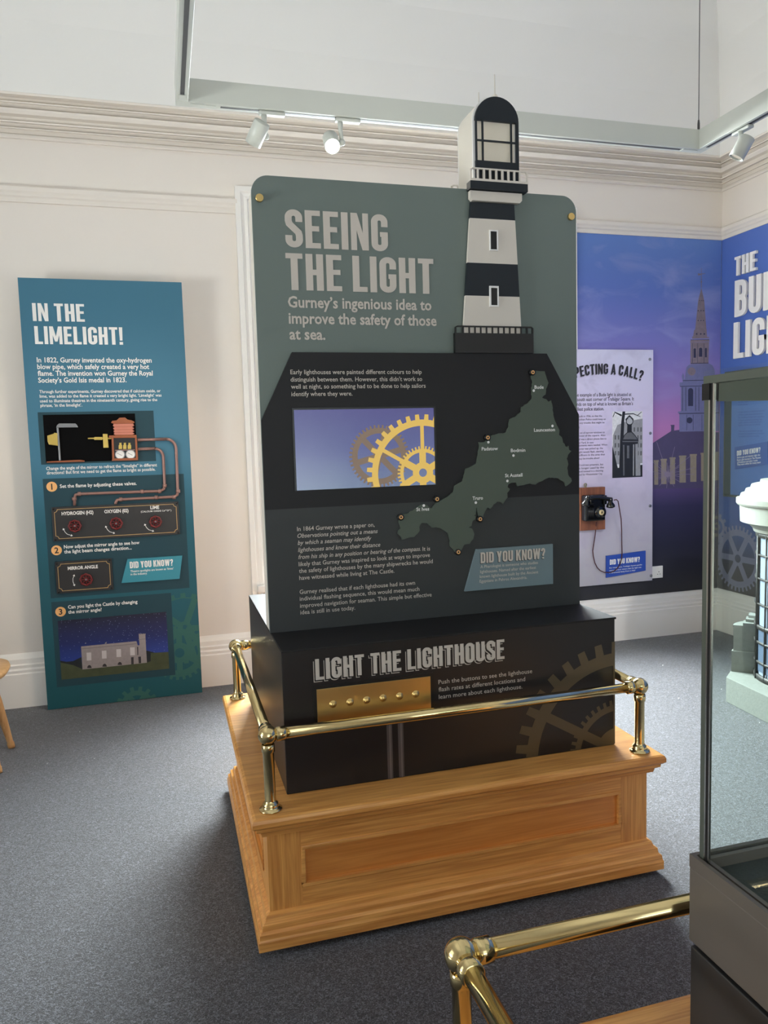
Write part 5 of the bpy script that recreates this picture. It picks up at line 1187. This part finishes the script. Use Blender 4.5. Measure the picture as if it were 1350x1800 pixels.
# ================================================================== CHAIR AT THE LEFT EDGE
ch = thing('wooden_chair', (-1.03, 4.06, 0), 'pale wooden chair with turned legs cut off by the left edge', 'chair')
cx, cy = -1.03, 4.02
def superellipse(rx, ry, z, n=40, p=2.6): return [(cx+rx*math.copysign(abs(math.cos(t))**(2/p), math.cos(t)), cy+ry*math.copysign(abs(math.sin(t))**(2/p), math.sin(t)), z) for t in [2*math.pi*i/n for i in range(n)]]
st = MB(); rings = [superellipse(.205, .20, .415), superellipse(.232, .225, .425), superellipse(.240, .235, .440), superellipse(.235, .23, .455), superellipse(.17, .165, .452)]
n = 40; st.add([v for r_ in rings for v in r_], [(i*n+k, i*n+(k+1) % n, (i+1)*n+(k+1) % n, (i+1)*n+k) for i in range(4) for k in range(n)]+[tuple(range(n)), tuple(range(4*n, 5*n))], True)
m_beech = [wood('beech_seat', 0, rgb(216, 172, 120), rgb(190, 142, 90), .4)]
st.build('seat', m_beech[0], ch)
ft = on_z(21, 1314, 0)
for sx, sy in ((1, 1), (1, -1), (-1, 1), (-1, -1)):
    f0 = Vector((cx+sx*(ft.x-cx), cy+sy*(ft.y-cy)+(0 if sy > 0 else -.06), .0)); h0_ = Vector((cx+sx*.13, cy+sy*.075, .425))
    ts = [0, .03, .06, .08, .3, .6, .9, 1]; rs = [.0165, .0175, .0175, .0145, .0185, .022, .018, .016]
    MB().tube([f0.lerp(h0_, t) for t in ts], .02, 16, radii=rs).build('leg', m_chair, ch)
for sy in (.085, -.1): MB().tube([(cx-.16, cy+sy, .17), (cx, cy+sy, .172), (cx+.16, cy+sy, .17)], .011, 12, radii=[.008, .013, .008]).build('stretcher', m_chair, ch)
for k in range(5):
    y = cy-.16+.08*k; MB().tube([(cx-.19, y, .44), (cx-.27, cy+(y-cy)*1.1, .86)], .009, 10).build('spindle', m_chair, ch)
MB().tube([(cx-.265, cy-.21, .87), (cx-.29, cy-.1, .88), (cx-.297, cy, .885), (cx-.29, cy+.1, .88), (cx-.265, cy+.21, .87)], .02, 14).build('crest_rail', m_chair, ch)

# ================================================================== FLAKES ON THE CARPET
fl = MB()
for u, v in ((35, 1243), (41, 1249), (52, 1246), (57, 1251), (72, 1264), (257, 1245), (228, 1259), (211, 1272), (140, 1287), (258, 1281), (166, 1334), (200, 1370), (228, 1259), (13, 1389), (83, 1343), (324, 1346), (1112, 1205), (1165, 1170), (1193, 1228), (1268, 1212), (1276, 1256), (1330, 1268), (1335, 1271), (557, 1621), (280, 1400), (430, 1340)):
    p = on_z(u, v, 0.001); s_ = random.uniform(.003, .007); r_ = random.uniform(0, 3)
    fl.add([p+Vector((math.cos(r_+k*math.pi/2)*s_*(1 if k % 2 else .5), math.sin(r_+k*math.pi/2)*s_*(1 if k % 2 else .5), .001+.001*k)) for k in range(4)], [(0, 1, 2, 3)])
tag(fl.build('paint_flakes', m_whitep), 'scattered white flakes lying on the grey carpet', 'flakes', kind='stuff')
